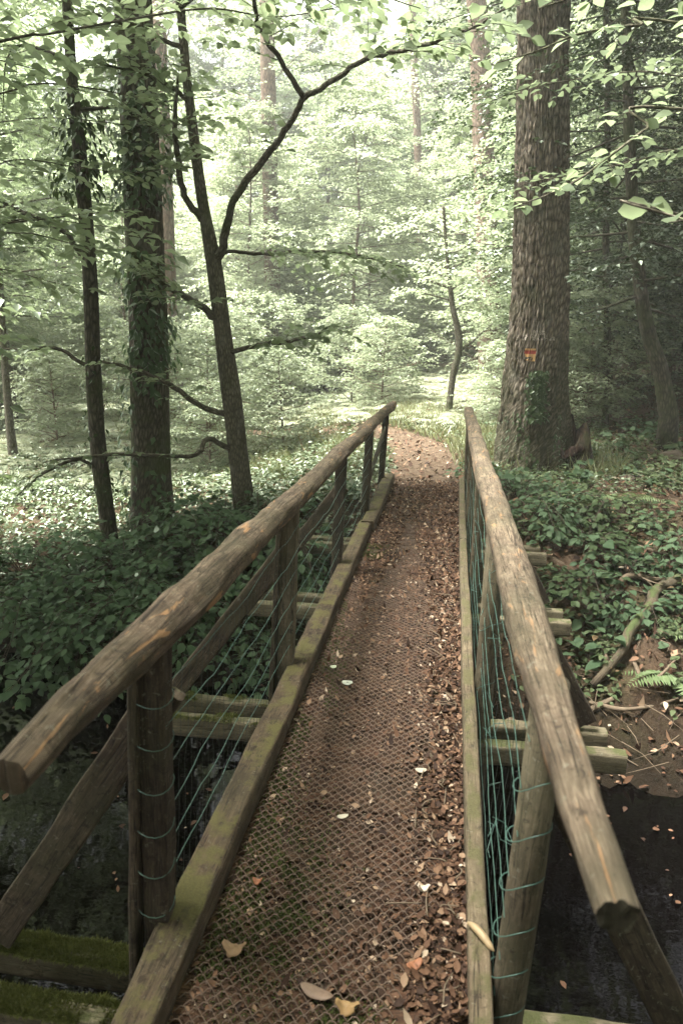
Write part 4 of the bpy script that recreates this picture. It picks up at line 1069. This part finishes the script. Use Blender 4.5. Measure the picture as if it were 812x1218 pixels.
while cnt < 75 and tries < 8000:
    tries += 1; y = random.uniform(12, 40); x = random.uniform(-26, 16)
    if not inview(x, y, 2) or not free(x, y, 1.1, done): continue
    if -11 < x < 1.2 and y < 19.5: continue
    done.append((x, y)); cnt += 1
    put(PR['bush'], 'bush', 'low pale leafy bush at the far side of the fern clearing', 'bush', x, y, random.random() * 6.28, random.uniform(.7, 1.4), GB)
GH = 'slim leafy trees this side of the clearing'
for k, (x, y, sc) in enumerate([(-5.7, 4.3, 1.3), (-8.0, 11.4, 1.1), (-10.8, 15.6, 1.1), (-12.5, 15.5, 1.0), (1.9, 15.5, .8)]):  # the first is an unseen tree added to shade the bridge
    put(PR['high'], 'slim_tree', 'slim leafy tree with its crown above the ferns on the left side of the clearing, the nearest one added unseen for shade', 'tree', x, y, k * 2.3, sc, GH)
GY = 'dark evergreens behind the right bank'
for k, (x, y, s_) in enumerate([(4.6, 13.5, 1), (5.8, 10.8, .9), (3.4, 16, 1), (7.2, 14.5, 1.1), (6.5, 18, 1.1), (2.9, 13.8, .65), (8.6, 11.5, 1), (4.9, 20, 1.1)]):
    put(PR['yew1'] if k % 2 == 0 else PR['yew2'], 'evergreen_tree', 'dense dark small-leaved evergreen in the thicket to the right behind the oak', 'tree', x, y, k * 1.3, s_, GY)
# trees at the sides and behind the viewer: they shade the stream and show in its reflections
GO = 'tall unseen shade trees added over the stream'  # unseen tall trees added for their shade on stream and bridge
for k, (x, y) in enumerate([(-6.2, -5.5), (3.5, -6.2), (6.8, -.5), (7.8, 6.5), (-6, -11), (3, -10), (10, -7), (-11, -7), (10, 3), (5.2, 5.2), (-5.6, -1.8)]):
    put(PR['over'], 'shade_tree', 'tall dark-trunked unseen shade tree added beside the stream, outside the edge of the picture', 'tree', x, y, k * 1.7, random.uniform(.95, 1.15), GO)
for k, (x, y) in enumerate([(-5.5, -4), (5.5, -3.4), (1.5, -6.5), (-3.2, -7.5), (8.5, .8), (-9.5, 3.0), (0, -11), (7, -9), (-8, -9)]):
    put(PR['mid1'], 'understorey_tree', 'leafy understorey tree on the near side of the stream, outside the picture', 'tree', x, y, k * 2.1, 1.0, 'understorey trees on the near bank')

# ------------------------------------------------------------------ undergrowth
r = np.random.default_rng(123)
def shrub(name, label, x, y, z, n, L, size, seed, dirs=None, mat='shrub', group=None, cat='shrub', stemr=.005):
    r = np.random.default_rng(seed); random.seed(seed)
    t_ = thing(name, label, cat, (x, y, z), group); mb = MB(); lv = Leaves()
    for k in range(n):
        a = r.random() * 6.283 if dirs is None else dirs[0] + r.normal(0, dirs[1]); l = L * (.6 + .6 * r.random()); d = np.array([cos(a), sin(a), 0])
        p0 = d * .05 * r.random(); pts = bez([p0, p0 + d * l * .35 + np.array([0, 0, l * (.35 + .25 * r.random())]), p0 + d * l * .75 + np.array([0, 0, l * .32]), p0 + d * l * 1.05 + np.array([0, 0, l * r.uniform(-.15, .25)])], 5)
        tube(mb, pts, interp([stemr, stemr * .7, stemr * .3], len(pts)), 5, cap=False)
        spray(lv, mb, pts, r, size, (.12, .34), int(7 + l * 7), .05, .35, .2, twig_r=.0018, droop=.25)
    mb.build('stem', M['twig'], t_); finish(lv.mesh('foliage', kind=LEAF_HI, fold=.2, droop=.28), 'foliage', M[mat], t_, False)
    return t_
left_sh = [(80, 690), (30, 660), (140, 700), (200, 690), (250, 655), (310, 640), (60, 740), (115, 755), (180, 735), (235, 720), (290, 690), (345, 660), (20, 710), (150, 660), (215, 640), (270, 620)]
pos = ['by the left edge', 'near the thin leaning tree', 'in front of the ivy-clad trunk', 'close to the left rail']
for k, (px, py) in enumerate(left_sh):
    h_ = hit(px, py + 20)
    over = py > 715
    shrub('bank_shrub', 'broad-leaved shrub on the left bank, trailing over the water' if over else 'broad-leaved shrub on the left bank slope, behind the trailing ones',
          h_.x, h_.y, max(h_.z, WZ + .05) - .03, 11, .85 if not over else 1.0, .085, 200 + k, dirs=(-1.7, .9) if over else None, group='broad-leaved shrubs trailing over the left bank edge' if over else 'broad-leaved shrubs on the left slope')
right_sh = [(690, 690), (740, 680), (790, 640), (700, 640), (760, 720), (665, 600), (730, 610)]
for k, (px, py) in enumerate(right_sh):
    h_ = hit(px, py + 10)
    shrub('bramble', 'low dark bramble on the right bank among the fallen twigs', h_.x, h_.y, h_.z - .02, 7, .42, .07, 300 + k, mat='ivy' if k % 3 == 0 else 'shrub', group='low brambles on the right bank', cat='bramble')
for k, (x, y) in enumerate([(-1.25, 5.3), (-1.7, 6.2), (-1.3, 6.9), (-1.1, 4.9), (-2.0, 5.2), (.8, 6.6), (.75, 7.4), (.55, 8.0)]):
    shrub('bank_shrub', 'small shrub right beside the far half of the footbridge', x, y, ground(x, y) - .02, 7, .5, .075, 330 + k, group='small shrubs beside the bridge')

def cover(name, label, n, region, size, mat, hmin, hmax, leaves=(4, 8), seed=1, dens=None, kind=LEAF_LO, cat='ground cover'):
    r = np.random.default_rng(seed); lv = Leaves(); c = 0; tries = 0
    while c < n and tries < n * 12:
        tries += 1; x = r.uniform(region[0], region[1]); y = r.uniform(region[2], region[3])
        if XL - .2 < x < XR + .2 and y < 7.6: continue
        if path_d(x, y) < path_w(8) * .95: continue
        if dens and r.random() > dens(x, y): continue
        z = ground(x, y)
        if z < WZ + .02: continue
        c += 1; m_ = r.integers(*leaves); h = r.uniform(hmin, hmax); a = r.random(m_) * 6.283
        D = np.stack([np.cos(a), np.sin(a), r.normal(.1, .25, m_)], 1)
        P = np.array([x, y, z]) + D * (.03 + .04 * r.random((m_, 1))) * np.array([1, 1, 0]) + np.array([0, 0, 1.0]) * (h * (.35 + .65 * r.random((m_, 1))))
        lv.add(P, D, np.array([0, 0, 1.0]) + r.normal(0, .35, (m_, 3)), size * (.6 + .7 * r.random(m_)))
    return tag(finish(lv.mesh(name, kind=kind, droop=.25), name, M[mat], None, False), label, cat, kind='stuff')
cover('ground_cover', 'low ivy and bramble leaves covering the right bank', 3600, (.3, 8, 4.7, 16), .062, 'cover', .03, .22, kind=LEAF_HI, seed=51, dens=lambda x, y: min(1, (8 / y) ** 1.4) * (.06 + .95 * (n3(x * 1.3, y * 1.3, 4) > .02) * (.5 + .5 * (n3(x * 3, y * 3, 1) > -.1))))
cover('ground_cover', 'low green plants covering the left bank and woodland floor', 5200, (-9, -.6, 4.8, 12.5), .075, 'cover', .04, .32, seed=52, dens=lambda x, y: min(1, (7 / y) ** 2) * (.45 + .9 * (n3(x * 1.1, y * 1.1, 4) > -.1)))
cover('ground_cover', 'low leafy plants at the edges of the path and foot of the oak', 1500, (-2, 2.6, 7.5, 13), .055, 'cover', .02, .16, seed=53, dens=lambda x, y: .9 if path_d(x, y) > .6 else .05)

cover('ground_cover', 'scattered broader pale leaves standing above the ivy on the right bank', 420, (.5, 6.5, 5.0, 13), .12, 'shrub', .1, .3, seed=54, kind=LEAF_HI, leaves=(3, 6), dens=lambda x, y: n3(x * .8, y * .8, 14) > 0)
def fern_lv(lv, r, x, y, z, n, L, dirs=None, pinna=.16, step=.045):
    for k in range(n):
        a = (k + r.random() * .6) / n * 6.283; l = L * (.7 + .5 * r.random()); d = np.array([cos(a), sin(a), 0])
        t = np.arange(.12, 1, step / l); m_ = len(t)
        p = np.array([x, y, z]) + d * (l * t * .85)[:, None]; p[:, 2] += l * (.75 * t - .62 * t * t)
        tg = d * .85 + np.array([0, 0, 1.0]) * (.75 - 1.24 * t)[:, None]
        s_ = np.array([-d[1], d[0], 0]); up_ = np.cross(tg, s_) * -1
        wdt = pinna * L * 1.0 * np.sin(np.pi * np.clip(t * .82 + .16, 0, 1)) ** .8
        for sg in (-1, 1):
            lv.add(p, s_ * sg + norm(tg) * .35 + r.normal(0, .05, (m_, 3)) - np.array([0, 0, .12]), np.abs(up_) * np.array([0, 0, 1]) + r.normal(0, .12, (m_, 3)) + d * .1, wdt * 1.5)
for k, (x, y, sc) in enumerate([(-4.6, 12.4, .9), (-2.9, 11.6, .7), (-6.2, 14.2, 1), (-3.9, 10.6, .6), (-8.2, 13.2, .8), (-5.6, 17, 1.1), (-1.6, 15.8, .8), (.9, 12.8, .6), (-9.4, 17.5, 1.1), (-12, 15, 1), (-2.6, 17.8, 1), (1.9, 12.0, .6)]):
    put(PR['bush'], 'bush', 'young leafy bush standing among the pale ferns of the clearing', 'bush', x, y, k * 1.9, sc, 'young bushes in the clearing')
lv = Leaves(); c = 0
while c < 1100:
    x = r.uniform(-20, 1.6); y = 9.2 + 15 * r.random() ** .8
    if path_d(x, y) < .8 or not inview(x, y, 1) or (y < 12 and x > -2.6) or (y < 10.5 and x > -5 and r.random() < .6): continue
    fern_lv(lv, r, x, y, ground(x, y), r.integers(5, 8), r.uniform(.55, .95), step=.06); c += 1
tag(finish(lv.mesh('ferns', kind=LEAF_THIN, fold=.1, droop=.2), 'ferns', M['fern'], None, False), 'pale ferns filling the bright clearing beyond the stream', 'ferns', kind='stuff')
lv = Leaves(); c = 0
while c < 1300:
    x = r.uniform(-9, 2.2); y = r.uniform(8.5, 20)
    pd = path_d(x, y)
    if pd < .5 or pd > 2.6 or r.random() > .25 + .9 * max(0, n3(x * .8, y * .8, 7)): continue
    m_ = 12; a = r.random(m_) * 6.283
    D = np.stack([np.cos(a) * .55, np.sin(a) * .55, np.ones(m_)], 1)
    lv.add(np.array([x, y, ground(x, y)]) + np.stack([r.normal(0, .04, m_), r.normal(0, .04, m_), np.zeros(m_)], 1), D, r.normal(0, 1, (m_, 3)), r.uniform(.14, .38, m_)); c += 1
LEAF_BLADE = (np.array([(0, .02), (.5, .018), (1, 0), (.5, -.018), (0, -.02)]), [(0, 1, 3, 4), (1, 2, 3)])
tag(finish(lv.mesh('grass', kind=LEAF_BLADE, fold=.2, droop=.45), 'grass', M['grass'], None, False), 'pale tufts of woodland grass along the path edge', 'grass', kind='stuff')
def fern_thing(label, px, py, n, L, seed):
    r = np.random.default_rng(seed); h_ = hit(px, py); lv = Leaves(); fern_lv(lv, r, 0, 0, 0, n, L, step=.028, pinna=.15)
    o = finish(lv.mesh('fern', kind=LEAF_THIN, fold=.15, droop=.25), 'fern', M['fern_near'], None, False); o.location = h_
    return tag(o, label, 'fern')
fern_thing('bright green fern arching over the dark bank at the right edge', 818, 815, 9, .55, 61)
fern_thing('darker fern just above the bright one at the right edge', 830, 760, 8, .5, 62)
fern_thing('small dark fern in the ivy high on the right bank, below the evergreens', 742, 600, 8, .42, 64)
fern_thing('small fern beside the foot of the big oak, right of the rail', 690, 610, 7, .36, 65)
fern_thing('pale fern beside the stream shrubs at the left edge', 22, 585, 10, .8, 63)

# fallen branches on the right bank
def branch_thing(label, Yoffs, px, rp, mat='dead_twig', name='fallen_branch', subs=()):
    mb = MB(); P = []
    for (x, y), o_ in zip(px, Yoffs):
        p = hit(x, y); P.append(np.array(p) + np.array([0, 0, o_]))
    pts = bez(P, 7); R = [q * fwd(p) / FPX for q, p in zip(interp(rp, len(pts)), pts)]
    tube(mb, pts, R, 12, amp=.22, fr=9)
    for (i0, vec) in subs:
        p = pts[int(i0 * (len(pts) - 1))]; v_ = np.array(vec); tube(mb, bez([p, p + v_ * .5 + r.normal(0, .02, 3), p + v_], 4), interp([.008, .006, .002], 9), 5)
    return tag(mb.build(name, M[mat]), label, 'branch')
M['moss_branch'] = wood('mossy_branch_wood', (.04, .03, .02), (.10, .075, .048), (.17, .13, .085), algae=.3, moss=.6, mosscol=(.05, .065, .022))
branch_thing('thick crooked mossy branch propped on the right bank above the water', [.12, .16, .12, .18, .12, .10], [(703, 832), (738, 796), (746, 768), (770, 744), (778, 718), (812, 698)], [4.5, 5, 6, 6.5, 6], 'moss_branch', subs=[(.5, (.15, .1, .1)), (.8, (-.2, .1, .12))])
branch_thing('forked thin dead branch lying above the mossy branch', [.06, .1, .08, .06], [(722, 718), (745, 698), (778, 700), (812, 695)], [3.5, 3.5, 3, 2], subs=[(.5, (.12, -.25, .02)), (.6, (.05, .3, .12))])
branch_thing('thin dead branch slanting down beside the rail to the right bank litter', [.1, .08, .05], [(680, 700), (702, 745), (722, 795)], [4, 3.5, 3])
branch_thing('long thin bent twig at the water edge on the right', [.05, .08, .05, .05], [(690, 840), (735, 855), (770, 848), (805, 838)], [2.5, 2.4, 2, 1.2])
branch_thing('looping bare twig between the mossy branch and the fern', [.06, .03, .1, .1], [(752, 796), (765, 815), (780, 820), (800, 800)], [2.4, 2.2, 2, 1.2])
branch_thing('short broken twig beside the end of the mossy branch', [.05, .05], [(700, 852), (728, 838)], [4, 3])
branch_thing('thin stick lying in the leaves above the forked branch', [.05, .05], [(735, 650), (800, 668)], [2.4, 1.6])
lv = None; mb = MB()
for q in range(420):
    x = r.uniform(.6, 4.5); y = r.uniform(3.7, 8.0); z = ground(x, y)
    if z < WZ: continue
    a = r.random() * 6.283; l = r.uniform(.12, .55); d = np.array([cos(a), sin(a), r.normal(0, .15)]); p = np.array([x, y, z + .03])
    tube(mb, [p, p + d * l * .5 + r.normal(0, .03, 3), p + d * l], [.004, .003, .001], 4, cap=False)
tag(mb.build('twig_litter', M['dead_twig']), 'tangle of thin bare twigs scattered over the right bank', 'twigs', kind='stuff')
# stones
def stone(label, px, py, size, seed):
    h_ = hit(px, py); mb = MB(); vv = []; A, Bn = 26, 16
    for j in range(Bn + 1):
        for k in range(A):
            th = 2 * pi * k / A; ph = pi * j / Bn; d = Vector((sin(ph) * cos(th), sin(ph) * sin(th), cos(ph)))
            q = 1 + .35 * noise.noise(d * 1.3 + Vector((seed, 0, 0))) + .12 * noise.noise(d * 4 + Vector((seed, 5, 0)))
            vv.append((d.x * q * size, d.y * q * size * .8, d.z * q * size * .6))
    mb.add(vv, [(j * A + k, (j + 1) * A + k, (j + 1) * A + (k + 1) % A, j * A + (k + 1) % A) for j in range(Bn) for k in range(A)])
    o = mb.build('stone', plain('stone_surface', (.10, .078, .058), .9, .35, 9, .2, bump=.02)); o.location = h_ + Vector((0, 0, size * .2)); return tag(o, label, 'stone')
stone('rounded brown stone half buried in leaves at the right edge above the bank', 800, 548, .17, 3)
stone('small flat pale stone in the leaf litter on the right bank', 745, 572, .09, 8)

# ------------------------------------------------------------------ air
b = MB(); X0, X1, Ya, Yc, Za, Zc_ = -270, 270, -170, 310, -4.5, 24
b.add([(x, y, z) for z in (Za, Zc_) for y in (Ya, Yc) for x in (X0, X1)], [(0, 2, 3, 1), (4, 5, 7, 6), (0, 1, 5, 4), (2, 6, 7, 3), (0, 4, 6, 2), (1, 3, 7, 5)])
m, t, o = newmat('hazy_air'); vol = N_(t, 'ShaderNodeVolumePrincipled'); vol.inputs['Color'].default_value = (.93, .95, .9, 1); vol.inputs['Density'].default_value = .0026; vol.inputs['Anisotropy'].default_value = .3
t.links.new(vol.outputs[0], o.inputs['Volume']); 
HAZE = b.build('haze', m, smooth=False, kind='stuff')
